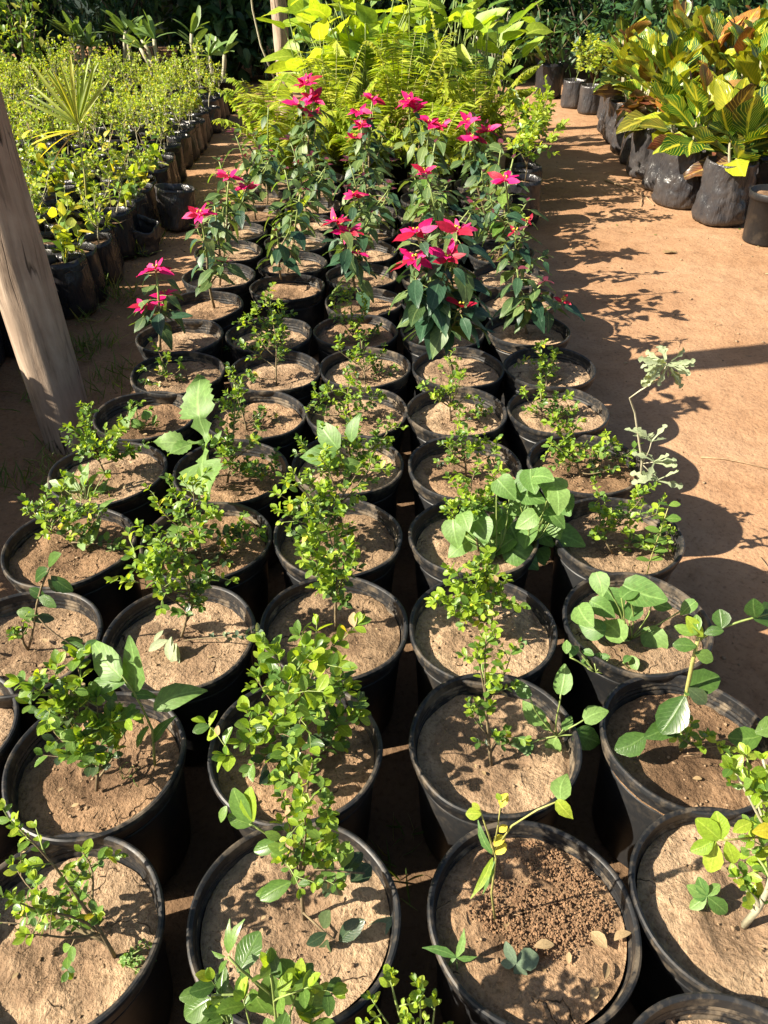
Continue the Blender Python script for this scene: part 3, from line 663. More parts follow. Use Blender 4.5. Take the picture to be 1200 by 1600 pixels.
# front row
def zb(p, Y, b):
    for bt, tp, w in [((318,1545),(280,1560),1.1),((330,1560),(285,1592),1.1),((352,1590),(310,1600),1.1),((372,1520),(402,1455),1.0),((420,1520),(445,1580),1.2),((395,1545),(415,1590),1.3),((440,1530),(425,1490),1.1),((455,1550),(498,1530),1.1),((450,1560),(512,1572),.9),((460,1555),(470,1500),1.0),((430,1560),(440,1600),1.2),((370,1555),(335,1535),1.1),((350,1575),(360,1600),1.2),((390,1530),(375,1500),1.1),((470,1530),(488,1505),1.1)]:
        p.pl(bt, tp, Y+.16, p.r.uniform(-.02, .02), 'box', p.r.choice(('box_mature', 'box_mid', 'box_mature', 'box_mature')), w)
    for bt, tp in [((357,1490),(350,1445)),((360,1485),(375,1440)),((352,1495),(330,1488)),((355,1500),(335,1525))]: p.pl(bt, tp, Y+.16, 0, 'lance', 'box_mid', 1.3)
    e = at(430, 1545, Y=Y+.155); p.st.tube(curve(b, e, 7, .05, p.r), .003, MAT['stem_green'], 6)
    for q in ((330,1555),(375,1515),(480,1535),(357,1495)): p.st.tube(curve(at(428, 1565, Y=Y+.15), at(*q, Y=Y+.155), 5, .06, p.r), .0016, MAT['stem_green'], 5)
do_shrub('Zb', (440, 1790), [(420,1505,.15), (470,1530,.16), (380,1560,.14), (340,1580,.15), (490,1590,.15)], 'pot whose large glossy leaves overlap its neighbour', True, zb, leaf=.034, dens=.22, palbias=-.1, stem='stem_green', bow=.03)
do_shrub('Zc', (700, 1760), [(608,1522,.15), (655,1545,.14), (580,1560,.13), (680,1560,.14)], 'black pot with bright tiny-leaved sprig', True, None, leaf=.017, dens=0.72, palbias=.5, stem='stem_green', bow=.03)
setlabel('Zd', 'pot of bare crumbly soil with large clod')
cl = MB(); q = at(1045, 1590, z=.262); cl.blob(q, .011, MAT['clod'], .8, 3, .3); cl.blob(q+Vector((.03, .005, 0)), .006, MAT['clod'], .8, 4, .3); cl.blob(q+Vector((-.02, -.02, 0)), .005, MAT['clod'], .8, 5, .3)
cl.build('clod', POTS['Zd'][0], None, False, POTS['Zd'][0].location)

def a1x(p, Y, b):
    for i in range(14):
        a = p.r.uniform(-.4, .7); L = p.r.uniform(.02, .075); q = b+Vector((.008, -.01, .004)); e = q+Vector((math.cos(a), math.sin(a), p.r.uniform(.05, .35)))*L
        P0 = curve(q, e, 4, .05, p.r); p.st.tube(P0, .0008, MAT['stem_green'], 4, False); twig_leaves(p, P0, 0, .009, {0: ['weed_pale'], 1: ['weed_pale'], 2: ['weed_pale', 'box_young']}, 1, 'box', 3)
do_shrub('A1', (178, 1492), [(28,1292,.0), (128,1330,.03), (15,1400,-.03), (108,1395,.05), (60,1400,.02), (20,1350,.06), (-20,1440,0), (40,1460,-.06)], 'pot with leaning small-leaved shrub and tiny creeping weed', True, a1x, leaf=.021, dens=0.99, palbias=.12, bow=.05)

def a2x(p, Y, b):
    for bt, tp, m, w in [((395,1288),(355,1275),'box_mid',1),((392,1286),(362,1235),'box_mid',1.0),((396,1284),(388,1232),'box_young',1),((345,1285),(352,1260),'box_mid',1),((438,1318),(395,1330),'box_mid',.8)]: p.pl(bt, tp, Y, 0, 'box', m, w)
    p.st.tube(curve(at(455,1330,Y=Y), at(390,1287,Y=Y), 5, .04, p.r), .0017, MAT['stem_green'], 5)
    q0 = b+UP*.03
    R1 = [q0, at(505,1455,Y=Y-.02), at(535,1478,Y=Y-.03), at(562,1488,Y=Y-.03)]; p.st.tube(R1, [.002, .0017, .0014, .001], MAT['stem_brown'], 5)
    for bt, tp, w in [((505,1450),(512,1425),1),((510,1458),(480,1475),1),((530,1470),(565,1440),.9),((512,1468),(505,1520),.75),((520,1475),(520,1515),.6),((545,1485),(550,1540),.5),((548,1487),(568,1510),.6),((562,1487),(612,1435),.7),((560,1488),(580,1482),.9)]: p.pl(bt, tp, Y-.03, p.r.uniform(-.02, .01), 'box', 'box_dark' if p.r.random() < .7 else 'weed_grey', w)
    p.st.tube(curve(at(492,1360,Y=Y), at(570,1365,Y=Y), 5, .05, p.r), .0016, MAT['stem_brown'], 5)
    for bt, tp, m in [((510,1352),(515,1322),'box_mid'),((535,1356),(545,1318),'box_mid'),((548,1378),(580,1350),'box_dark'),((535,1385),(535,1352),'box_mid'),((540,1368),(565,1330),'box_dark'),((520,1390),(500,1390),'box_dark'),((515,1370),(525,1405),'box_dark')]: p.pl(bt, tp, Y+.02, .02, 'box', m, 1.1)
    for bt, tp in [((440,1385),(400,1398)),((455,1378),(405,1405)),((440,1310),(415,1302)),((450,1330),(420,1322)),((500,1310),(480,1290))]: p.pl(bt, tp, Y-.01, -.01, 'box', 'box_mid', .8)
do_shrub('A2', (475, 1438), [(488,1192,.02), (470,1260,-.02), (515,1255,.03), (445,1265,.02), (520,1310,.04), (445,1345,-.02)], 'pot with yellowish shrub and dark drooping lower leaves', True, a2x, leaf=.021, dens=0.88, palbias=.25, bow=.03)

def a3x(p, Y, b):
    st = [b, at(768,1395,Y=Y), at(775,1340,Y=Y), at(762,1300,Y=Y), at(748,1260,Y=Y)]; p.st.tube(st, [.002, .0018, .0016, .0014, .001], MAT['stem_yellow'], 6)
    br = [at(772,1330,Y=Y), at(800,1290,Y=Y), at(840,1265,Y=Y), at(876,1250,Y=Y)]; p.st.tube(br, [.0016, .0014, .0013, .001], MAT['stem_yellow'], 6)
    p.st.tube([at(770,1335,Y=Y), at(778,1290,Y=Y), at(784,1245,Y=Y)], [.0013, .001, .0007], MAT['stem_yellow'], 5)
    p.pl((876,1250),(886,1205),Y,.02,'ovate','weed_pale',1.3); p.pl((870,1250),(895,1282),Y,-.01,'ovate','lime',1.2)
    for bt, tp, m in [((775,1335),(790,1318),'yellow'),((772,1322),(788,1306),'yellow'),((780,1300),(792,1290),'yellow'),((783,1262),(792,1240),'yellow'),((750,1265),(738,1255),'lime'),((752,1272),(728,1272),'lime'),((783,1250),(776,1240),'lime')]: p.pl(bt, tp, Y-.005, 0, 'box', m, 1.2)
    p.pl((770,1335),(746,1288),Y,0,'lance','weed',1.0); p.pl((770,1340),(735,1398),Y-.01,-.03,'lance','lime',.8); p.pl((773,1345),(752,1392),Y-.01,-.02,'lance','weed',.9)
do_shrub('A3', (775, 1440), [], 'pot with spindly yellow seedling in reddish granular soil', True, a3x)
def a3w(p, Y):
    b = at(713, 1500, z=.27); p.st.tube([at(715, 1520, z=.25), b], .0012, MAT['stem_green'], 5)
    for q, w in (((660,1482),1.2),((724,1452),1.3),((746,1495),1.2),((700,1510),1.3)): p.pl((713,1496), q, b.y, 0, 'lance', 'weed', w)
weed('A3', a3w)
def a3g(p, Y):
    b = at(806, 1508, z=.262); p.st.tube([at(800, 1525, z=.245), b], .0011, MAT['stem_green'], 5)
    for q, w, sh in (((790,1474),.8,'box'),((842,1495),1.3,'box'),((818,1532),1.1,'box'),((783,1505),1.0,'box')): p.pl((806,1505), q, b.y, 0, sh, 'weed_grey', w)
weed('A3', a3g)
# granules of the ploughed soil in that pot
pb = MB(); rq = random.Random(3); root, so_ = POTS['A3']
rz = so_.rotation_euler.z
for i in range(6500):
    a = rq.uniform(0, TAU); rad = .135*math.sqrt(rq.random()); x, y = rad*math.cos(a), rad*math.sin(a)
    if ((x-.025)/.105)**2+((y-.04)/.088)**2 > 1+.45*noise.noise(Vector((x*20, y*20, 0)))+.25*rq.random()**3: continue
    if noise.noise(Vector((x*45, y*45, 7))) > .38: continue
    if (x+.01)**2+(y-.075)**2 < .022**2: continue
    s = rq.choice((.0009, .0012, .0015, .0018, .0023))*rq.uniform(.8, 1.25); pb.blob((x, y, .003+.006*max(0, 1-((x-.03)/.1)**2-((y-.04)/.08)**2)+rq.uniform(-.001, .002)), s, MAT['pellet'], .8, i % 90, .35)
g = pb.build('granules', POTS['A3'][0], None, False, (0, 0, -so_.location.z), kind='stuff')
p = Plant(random.Random(9))
POTS['A3'][1].data = SOILS[0]
for c, a, s in (((960,1470),.5,.03),((948,1482),2.2,.03),((945,1530),1.2,.024),((835,1480),.2,.03),((925,1565),1.0,.022)):
    P0 = at(*c, z=so_.location.z+.009); p.leaf('box', 'dry', P0, Vector((math.cos(a), math.sin(a), .1)), UP+rdir(p.r)*.5, s)
p.emit(POTS['A3'][0], True, leaf_name='fallen_leaf')

def a4x(p, Y, b):
    for bt, tp, m in [((1125,1312),(1090,1282),'box_young'),((1127,1312),(1120,1270),'box_young'),((1120,1313),(1095,1320),'box_young'),((1115,1312),(1080,1330),'box_young'),((1118,1316),(1108,1365),'box_young'),((1135,1314),(1148,1352),'box_young'),((1145,1300),(1175,1285),'lime'),((1175,1300),(1215,1300),'yellow')]: p.pl(bt, tp, Y-.05, 0, 'box', m, 1.05)
    p.st.tube([at(1185,1308,Y=Y-.03), at(1140,1312,Y=Y-.05), at(1112,1313,Y=Y-.05)], .0015, MAT['stem_yellow'], 5)
do_shrub('A4', (1163, 1445), [(1192,1185,.0), (1140,1190,-.0), (1185,1240,-.04), (1210,1330,0), (1150,1370,-.02), (1225,1220,0), (1180,1400,-.02), (1165,1210,.03)], 'pot with upright bright lime-leaved shrub', True, a4x, leaf=.024, dens=0.96, palbias=.6, stem='stem_pale', r0=.006)
def a4w(p, Y):
    b = at(1105, 1410, z=.262); p.st.tube([at(1105, 1425, z=.245), b], .0012, MAT['stem_green'], 5)
    for q in ((1092,1372),(1075,1385),(1082,1400),(1125,1382),(1138,1430),(1110,1400),(1095,1412),(1078,1420)): p.pl((1104,1400), q, b.y, 0, 'box', 'weed', 1.0)
weed('A4', a4w)

# second row
setlabel('B0', 'pot mostly cut off by the picture edge')
do_shrub('B1', (150, 1232), [(118,1028,.05), (62,1068,.0), (90,1100,-.02), (150,1090,.0), (190,1120,.06), (75,1130,.03), (125,1150,-.04), (105,1180,-.05), (50,1075,-.03), (180,1170,.02)], 'pot with rounded glossy shrub and tall toothed weed', True, None, leaf=.034, dens=0.93, palbias=-.1, bow=.06)
def b1w(p, Y):
    b = at(242, 1195, z=.245); Y = b.y
    st = [b, at(238,1140,Y=Y), at(222,1105,Y=Y), at(205,1075,Y=Y), at(190,1055,Y=Y)]; p.st.tube(st, [.0026, .0024, .002, .0018, .0012], MAT['stem_green'], 6)
    for bt, tp, w in [((190,1060),(128,1000),1.1),((212,1080),(198,995),1.15),((195,1065),(118,1088),.8),((240,1105),(315,1075),1.0),((205,1085),(250,1090),.7),((210,1100),(180,1150),.9),((232,1135),(198,1172),.6),((225,1130),(195,1100),.6),((238,1160),(265,1120),.7)]: p.pl(bt, tp, Y, p.r.uniform(-.02, .03), 'ovate', 'weed_pale' if p.r.random() < .4 else 'weed', w*.9)
    for i in range(5):
        e = b+Vector((p.r.uniform(-.06, .0), p.r.uniform(-.06, .0), .02)); p.st.tube(curve(b-Vector((.05, .03, 0)), e, 5, .25, p.r, .2), .0007, MAT['grass'], 4)
weed('B1', b1w)
do_shrub('B2', (470, 1205), [(432,1022,.03), (520,1005,.06), (385,1110,-.02), (352,1180,-.08), (550,1075,.06), (455,1060,-.03), (530,1165,.02), (490,1030,0), (400,1060,.05), (480,1110,-.06), (410,1150,-.06), (560,1120,.0), (440,1190,-.05)], 'pot with the densest bright green bush', True, None, leaf=.036, dens=0.83, palbias=.05, bow=.06)

def b3x(p, Y, b): pass
do_shrub('B3', (768, 1192), [(760,988,.03), (735,1115,-.01), (790,1140,.0), (800,1015,.02), (745,1010,.02), (775,1150,-.02)], 'pot with thin upright stem and big-leaved rosette weed', True, None, leaf=.021, dens=0.80, palbias=.2, bow=.02)
def b3w(p, Y):
    c = at(870, 1150, z=.27); Y = c.y; p.st.tube([at(868, 1165, z=.245), c], .0025, MAT['stem_green'], 6)
    for pb_, tp, w, m in [((876,1085),(882,1037),1.0,'weed_pale'),((912,1125),(950,1110),1.0,'weed_pale'),((895,1148),(948,1165),1.05,'weed'),((832,1160),(782,1178),1.0,'weed'),((850,1130),(818,1098),.9,'weed'),((828,1090),(803,1060),.8,'weed'),((868,1152),(865,1185),1.1,'weed_pale'),((848,1175),(822,1198),.9,'weed'),((880,1140),(893,1118),.9,'weed_pale'),((858,1140),(845,1120),.8,'weed')]:
        e = p.pl(pb_, tp, Y, p.r.uniform(-.01, .02), 'round', m, w*.85); p.st.tube(curve(c, e, 5, .05, p.r), .0016, MAT['stem_green'], 5)
weed('B3', b3w)
def b4x(p, Y, b):
    st = [b, at(1066,1120,Y=Y), at(1073,1080,Y=Y), at(1082,1035,Y=Y), at(1093,990,Y=Y)]; p.st.tube(st, [.0042, .004, .0036, .0034, .003], MAT['stem_yellow'], 7)
    br = [at(1092,1000,Y=Y), at(1115,985,Y=Y), at(1160,970,Y=Y), at(1215,955,Y=Y)]; p.st.tube(br, [.0026, .0022, .0018, .0014], MAT['stem_green'], 6)
    for bt, tp, w, m in [((1070,1085),(1126,1055),1.1,'box_mature'),((1070,1088),(1032,1145),1.1,'box_mature'),((1075,1075),(1105,1100),1.0,'box_dark'),((1068,1120),(1010,1150),.8,'box_mature'),((1010,1148),(962,1172),1.2,'box_mature'),((1088,1010),(1052,1007),1.0,'box_mature'),((1086,1020),(1115,1032),1.2,'box_mature'),((1090,990),(1055,978),.9,'box_mid'),((1092,985),(1088,960),1.0,'box_mid'),((1100,990),(1130,985),1.0,'box_mature'),((1128,982),(1125,952),1.4,'box_mature'),((1180,965),(1178,938),1.3,'box_mature'),((1178,968),(1225,960),1.2,'box_mature'),((1190,1150),(1140,1152),1.3,'box_mid'),((1180,1145),(1230,1130),1.2,'box_mature'),((1098,995),(1075,965),.9,'box_young')]: p.pl(bt, tp, Y-.005, p.r.uniform(-.02, .02), 'box', m, w)
    p.st.tube(curve(b+UP*.01, at(1185,1150,Y=Y), 5, .05, p.r), .0016, MAT['stem_brown'], 5)
do_shrub('B4', (1065, 1168), [(1105,1150,.0), (1058,1150,-.02), (1125,1165,-.02)], 'pot with tall single-stemmed shrub of large glossy leaves', True, b4x, leaf=.022, dens=0.80, palbias=.3)

# third row
def c1x(p, Y, b):
    for bt, tp in [((72,935),(45,920)),((75,905),(100,925)),((80,900),(112,925)),((78,890),(50,905)),((60,960),(25,955)),((98,1010),(135,1020)),((95,1005),(130,1000)),((50,970),(85,965)),((60,930),(85,948)),((76,885),(90,865))]: p.pl(bt, tp, Y, p.r.uniform(-.03, .03), 'box', 'box_mature' if p.r.random() < .6 else 'box_dark', .85)
    p.st.tube(curve(b, at(78,885,Y=Y), 6, .04, p.r), .0024, MAT['stem_brown'], 5); p.st.tube(curve(at(55,960,Y=Y), at(130,1018,Y=Y-.02), 5, .05, p.r), .0014, MAT['stem_brown'], 5)
do_shrub('C1', (43, 1012), [(38,965,.0), (20,985,-.02)], 'pot with sparse dark twiggy seedling', True, c1x, leaf=.018, dens=0.98, palbias=-.2)
def c2x(p, Y, b):
    q = b+Vector((.01, -.015, .004)); e1 = at(402, 988, Y=Y-.02); P0 = curve(q, e1, 7, .05, p.r); p.st.tube(P0, .0013, MAT['stem_brown'], 5)
    for t in (.45, .6, .75, .88, 1):
        for j in range(4): p.leaf('box', 'weed_grey' if p.r.random() < .7 else 'weed_silver', pt(P0, t), rdir(p.r)+UP*.5, UP+rdir(p.r)*.5, .017*p.r.uniform(.7, 1.2))
    for bt, tp in [((262,1000),(232,1015)),((268,995),(262,1030)),((255,985),(240,1000)),((275,1005),(273,1045))]: p.pl(bt, tp, Y-.01, -.02, 'box', 'weed_silver', .75)
do_shrub('C2', (283, 992), [(285,868,.0), (205,868,-.03), (200,905,-.02), (250,850,.0), (330,900,.03), (240,900,-.05), (310,940,.0)], 'pot with leggy shrub over pale withered leaves', True, c2x, leaf=.026, dens=1.07, palbias=-.02)
do_shrub('C3', (525, 985), [(512,828,.03), (470,860,.0), (550,850,.02), (495,890,-.03), (540,900,-.02), (480,800,.05), (530,935,-.01)], 'pot with narrow upright mid-green shrub', True, None, leaf=.025, dens=1.33, palbias=.02)
do_shrub('C4', (772, 968), [(735,885,.05), (690,930,-.02), (715,895,.0), (760,880,.04), (790,940,.0), (740,940,-.06), (705,960,-.05), (775,920,.02), (725,965,-.05)], 'pot with broad low yellow-green shrub beside round-leaved vine', True, None, leaf=.025, dens=1.46, palbias=.25)
def c4w(p, Y):
    b = at(812, 1012, z=.25)
    for i in range(10): p.leaf('box', 'weed', b+rdir(p.r)*.006+UP*.004, rdir(p.r)+UP*.3, UP+rdir(p.r)*.3, .02*p.r.uniform(.7, 1.1))
    p.st.tube([b-UP*.006, b+UP*.006], .001, MAT['stem_green'], 4)
weed('C4', c4w)
def c5w(p, Y):
    b = at(985, 1000, z=.245)
    for c, s, m in [((1008,925),.078,'weed'),((960,938),.055,'weed'),((958,985),.062,'weed'),((1022,1005),.066,'weed_pale'),((915,962),.058,'weed_pale'),((988,950),.048,'weed'),((935,912),.044,'weed_pale'),((925,980),.05,'weed'),((985,925),.04,'weed'),((940,950),.05,'weed'),((1035,945),.035,'weed'),((1075,948),.035,'weed')]: p.pc(c, Y-.02+p.r.uniform(-.03, .03), s*1.15, None, 'round', m, b, 'stem_green', .3)
    b2_ = at(930, 1050, z=.25)
    for c, s in [((897,1018),.03),((940,1045),.028),((933,1028),.026),((918,1020),.026),((990,1035),.032),((1000,1045),.028),((915,1035),.025),((885,1010),.03),((945,1025),.022),((980,1030),.024)]: p.pc(c, Y-.10, s, None, 'box', 'weed', b2_ if c[0] < 960 else at(985, 1045, z=.245), 'stem_green', .3, 1.1)
weed('C5', c5w); setlabel('C5', 'pot overgrown by a broad soft-leaved weed')

# fourth row
def d1x(p, Y, b):
    for bt, tp, sh, w in [((115,815),(128,785),'round',.9),((140,850),(155,808),'round',.7),((132,860),(122,825),'lance',2.0),((155,800),(175,770),'lance',1.6),((178,860),(185,830),'lance',1.6)]:
        e = p.pl(bt, tp, Y, .02, sh, 'weed_pale', w); p.st.tube(curve(b, e, 4, .06, p.r), .0011, MAT['stem_green'], 4)
do_shrub('D1', (122, 858), [(40,800,.0), (95,765,.05), (145,775,.0), (70,810,-.03), (110,840,-.05), (60,790,.05), (165,800,.04), (190,850,.0), (110,790,.0)], 'pot with sprawling twiggy shrub and pale weed leaves', True, d1x, leaf=.024, dens=1.07, palbias=.0)
do_shrub('D2', (322, 882), [(300,752,.03), (232,838,-.05), (245,785,.0), (375,815,.05), (405,832,.02), (280,800,-.06), (330,800,-.04), (260,860,-.09), (350,860,-.03), (220,880,-.08), (310,840,-.1), (270,770,.04)], 'pot with big bushy shrub spilling over the rim', True, None, leaf=.027, dens=1.21, palbias=.02)
do_shrub('D3', (540, 855), [(500,712,.02), (430,770,-.02), (455,745,.02), (560,735,.03), (590,720,.05), (480,800,-.06), (440,800,-.05), (530,790,-.03), (470,840,-.08), (545,830,-.02), (510,760,.0)], 'pot with dense shrub under pointed weed leaves', True, None, leaf=.026, dens=1.13, palbias=.05)
do_shrub('D4', (748, 858), [(742,735,.03), (712,760,.02), (780,728,.05), (730,790,-.03), (765,770,.0), (705,790,-.02), (790,760,.04)], 'pot with round-leaved vine sprawling over a bright shrub', True, None, leaf=.022, dens=1.37, palbias=.35)
def d4w(p, Y):
    b = at(775, 868, z=.25); b2_ = at(830, 850, z=.27)
    p.st.tube(curve(b, at(850, 810, Y=Y+.05), 7, .06, p.r), .002, MAT['stem_green'], 5)
    for c, s in [((738,806),.078),((710,832),.066),((790,762),.062),((812,792),.06),((833,752),.062),((862,762),.066),((885,790),.062),((848,800),.066),((765,842),.078),((802,832),.07),((738,850),.07),((815,868),.085),((848,835),.066),((886,838),.08),((868,808),.058),((832,775),.056),((716,855),.06),((785,855),.07),((822,812),.056),((805,765),.05),((872,780),.06),((795,885),.05),((845,868),.05),((752,828),.06),((725,812),.05),((778,820),.06),((792,805),.055),((825,840),.06),((858,790),.05),((842,820),.06),((760,865),.055),((805,850),.06),((870,828),.05),((770,790),.055),((818,752),.05),((848,745),.05)]: p.pc(c, Y-.03+p.r.uniform(-.05, .06), s, p.r.uniform(-2.8, -.3), 'heart', p.r.choice(('weed', 'weed', 'weed', 'weed_pale')), b if c[0] < 810 else b2_, 'stem_green', .3)
weed('D4', d4w)
do_shrub('D5', (958, 862), [(935,775,.0), (1035,800,.0), (990,790,.03), (950,800,-.03), (1015,850,-.03), (1050,830,.0), (975,830,-.05), (930,830,-.03), (1005,770,.04)], 'pot with shrub leaning out over the sandy path', True, None, leaf=.022, dens=1.37, palbias=.3)
def d5w(p, Y):
    b = at(1010, 900, z=.245); P0 = [b, at(1018,868,Y=b.y), at(1030,835,Y=b.y), at(1045,790,Y=b.y)]; p.st.tube(P0, [.0016, .0015, .0012, .001], MAT['stem_yellow'], 5)
    for t in (.25, .4, .55, .7, .85, 1): 
        for sg in (-1, 1): p.leaf('box', 'box_mid', pt(P0, t), Vector((sg, p.r.uniform(-.4, .4), .3)), UP+rdir(p.r)*.3, .032*p.r.uniform(.7, 1.1))
weed('D5', d5w)

# fifth row
do_shrub('E1', (168, 745), [(140,645,.05), (115,672,.0), (190,672,.03), (150,690,-.03), (200,700,.0), (170,705,-.05), (125,700,-.02)], 'pot with compact rounded shrub beside the leaning pole', False, None, leaf=.024, dens=2.03, palbias=-.05)
def e1w(p, Y):
    b = at(135, 785, z=.25)
    for bt, tp, w in [((125,765),(98,735),2.0),((95,760),(65,760),2.0),((130,760),(128,725),2.2),((150,770),(178,755),2.2),((115,775),(80,790),1.8),((160,775),(165,745),2.0),((140,760),(150,738),2.0),((145,775),(120,790),1.8)]:
        e = p.pl(bt, tp, b.y+.03, p.r.uniform(-.02, .02), 'lance', p.r.choice(('weed_pale', 'box_mid', 'weed')), w); p.st.tube(curve(b, e, 4, .05, p.r), .0012, MAT['stem_green'], 4)
    for i in range(14):
        q = at(p.r.uniform(95, 175), p.r.uniform(735, 785), Y=b.y+p.r.uniform(0, .06)); p.st.tube(curve(b, q, 4, .06, p.r), .0009, MAT['stem_green'], 4)
        for j in range(3): p.leaf('box', p.r.choice(('box_mid', 'box_young', 'weed_pale')), q, rdir(p.r)+UP*.5, UP+rdir(p.r)*.5, .022)
weed('E1', e1w)
do_shrub('E2', (355, 752), [(365,612,.04), (400,690,.0), (430,720,.02), (340,690,.0), (385,735,-.05), (310,740,-.06), (350,705,-.05), (410,745,-.04)], 'pot with serrated pale leaves towering over a shrub', False, None, leaf=.024, dens=1.52, palbias=.1)
def e2w(p, Y):
    b = at(332, 758, z=.245); Y = 1.72
    c = at(322, 695, Y=Y); p.st.tube(curve(b, c, 5, .03, p.r), .003, MAT['stem_green'], 6)
    p.pl((326,690),(304,580),Y,.05,'lobed','weed_pale',1.05); p.pl((315,692),(236,682),Y,-.03,'lobed','weed_pale',.9); p.pl((318,690),(262,702),Y,-.05,'lobed','weed_pale',.8); p.pl((322,692),(326,772),Y,-.10,'lobed','weed_pale',1.5); p.pl((330,700),(345,672),Y,.0,'ovate','weed_pale',.8)
weed('E2', e2w)
do_shrub('E3', (548, 745), [(540,648,.03), (470,695,.0), (500,680,-.02), (600,690,.04), (615,665,.04), (560,700,-.03), (480,735,-.06), (580,720,.0), (530,725,-.05)], 'pot with shrub and large grey-green triangular weed leaves', False, None, leaf=.022, dens=1.90, palbias=.12)
def e3w(p, Y):
    b = at(548, 745, z=.245); Y = 1.74; c = at(530, 705, Y=Y); p.st.tube(curve(b, c, 5, .03, p.r), .0028, MAT['stem_green'], 6)
    for bt, tp, w in [((528,702),(492,655),1.2),((525,705),(468,708),1.2),((548,690),(558,645),.9),((530,715),(505,735),.9),((535,720),(570,725),.8)]: p.pl(bt, tp, Y, p.r.uniform(-.03, .03), 'ovate', 'weed', w)
weed('E3', e3w)
do_shrub('E4', (728, 742), [(715,652,.03), (700,690,.0), (760,690,.02), (735,700,-.03), (775,705,.0), (705,720,-.02)], 'pot with small open shrub before the round-leaved vine', False, None, leaf=.021, dens=1.78, palbias=.15)
do_shrub('E5', (910, 745), [(895,668,.02), (860,690,.0), (960,690,.02), (930,700,-.02), (985,710,.0), (880,720,-.03), (950,735,-.03), (870,650,.04)], 'pot with shrub and silvery weed overhanging the path', False, None, leaf=.024, dens=1.65, palbias=.12)
def e5w(p, Y):
    b = at(1000, 768, z=.25); Y = b.y
    P0 = [b, at(1003,720,Y=Y), at(997,680,Y=Y), at(992,645,Y=Y), at(984,622,Y=Y), at(1000,610,Y=Y), at(1032,592,Y=Y)]; p.st.tube(P0, [.0032, .003, .0028, .0026, .0024, .002, .0016], MAT['stem_pale'], 6)
    h = at(1042, 568, Y=Y)
    p.st.tube([P0[-1], P0[-1].lerp(h, .6), h], [.0016, .0015, .0014], MAT['stem_pale'], 5)
    for i in range(46):
        a = p.r.uniform(0, TAU); d = Vector((math.cos(a), math.sin(a), p.r.uniform(-1.2, .6))); p.leaf('finger', 'weed_silver', h+d*.012, d, Vector((-.3,-.6,.5))+rdir(p.r)*.5, .055*p.r.uniform(.7, 1.1), None, .9)
    for c, n in (((1018,690),7),((1022,722),8),((1028,750),8)):
        q = at(*c, Y=Y-.02); p.st.tube(curve(pt(P0, .15), q, 4, .05, p.r), .0014, MAT['stem_pale'], 5)
        for i in range(n):
            a = p.r.uniform(0, TAU); d = Vector((math.cos(a), math.sin(a)*.6, p.r.uniform(-.1, 1.0))); p.leaf('finger', 'weed_silver', q, d, UP-Vector((0, .5, 0))+rdir(p.r)*.4, .07*p.r.uniform(.7, 1.1), None, .85)
weed('E5', e5w)

# sixth to eighth rows: leaves too small to pick apart stay one foliage part each
SM = dict(ind=False)
def far_shrub(k, base, tips, look, **kw): do_shrub(k, base, tips, look, False, None, **kw)
def f1w(p, Y):
    for c, s in [((205,645),.05),((228,648),.045),((215,662),.04),((195,660),.04),((240,655),.03)]: p.pc(c, Y-.04+p.r.uniform(-.03, .03), s, None, 'round', 'weed_pale', at(220, 672, z=.245), 'stem_green', .3)
weed('F1', f1w); setlabel('F1', 'shaded pot beyond the pole with small pale leaves')
far_shrub('F1', (210, 668), [(205,632,0), (235,640,0), (190,655,0)], 'shaded pot beyond the pole with small pale leaves', leaf=.022, dens=1.04, palbias=-.2)
far_shrub('F2', (385, 672), [(366,592,.02), (410,640,.0), (400,660,-.03), (350,640,.0), (430,650,.03)], 'pot with thin shrub behind the mustard leaves', leaf=.022, dens=1.14)
far_shrub('F3', (548, 658), [(545,590,.03), (490,620,.0), (510,605,.0), (600,620,.03), (575,610,.0), (480,640,-.02), (560,640,-.03)], 'pot with fine-leaved dense shrub', leaf=.021, dens=1.56, palbias=.1)
far_shrub('F4', (705, 655), [(700,560,.03), (730,620,.0), (690,610,.0), (765,640,.02), (660,600,-.03), (720,590,.0), (745,650,-.03)], 'pot with airy light green shrub', leaf=.022, dens=1.25, palbias=.2)
far_shrub('F5', (850, 660), [(845,605,.02), (820,615,.0), (880,625,.02), (865,645,-.03), (830,640,-.02), (900,640,.02)], 'pot with low leafy shrub', leaf=.022, dens=1.66, palbias=.12)
far_shrub('G1', (262, 598), [(245,545,.02), (225,575,0), (285,575,0), (260,585,-.03), (235,600,-.03)], 'pot with low straggling dark shrub', leaf=.024, dens=1.25, palbias=-.15)
far_shrub('G2', (432, 600), [(425,500,.02), (380,540,.0), (365,580,-.03), (440,545,0), (400,520,0)], 'pot with two thin upright leafy stems', leaf=.024, dens=1.04)
far_shrub('G3', (570, 600), [(560,520,.02), (525,545,0), (600,550,.02), (575,560,-.02), (540,580,-.03), (615,575,.0)], 'pot with dense small dark green shrub', leaf=.023, dens=1.66)
far_shrub('G5', (853, 612), [(840,540,.0), (820,560,.0), (860,570,.0), (838,590,-.02), (870,550,.02)], 'pot with spindly shrub and reddish stake-like stem', leaf=.022, dens=1.25, palbias=.1)
far_shrub('H2', (445, 555), [(412,462,.0), (440,475,.02), (380,500,-.02), (360,545,-.03), (430,520,0), (400,485,.0), (395,530,-.03)], 'pot with light green shrub before the deep pot', leaf=.026, dens=1.35, palbias=.12)
far_shrub('H3', (560, 540), [(545,450,.0), (520,465,.0), (570,470,.02), (535,500,-.02), (555,510,-.03), (590,520,.02), (530,530,-.04)], 'pot with upright fine-leaved light green shrub', leaf=.023, dens=1.66, palbias=.12)

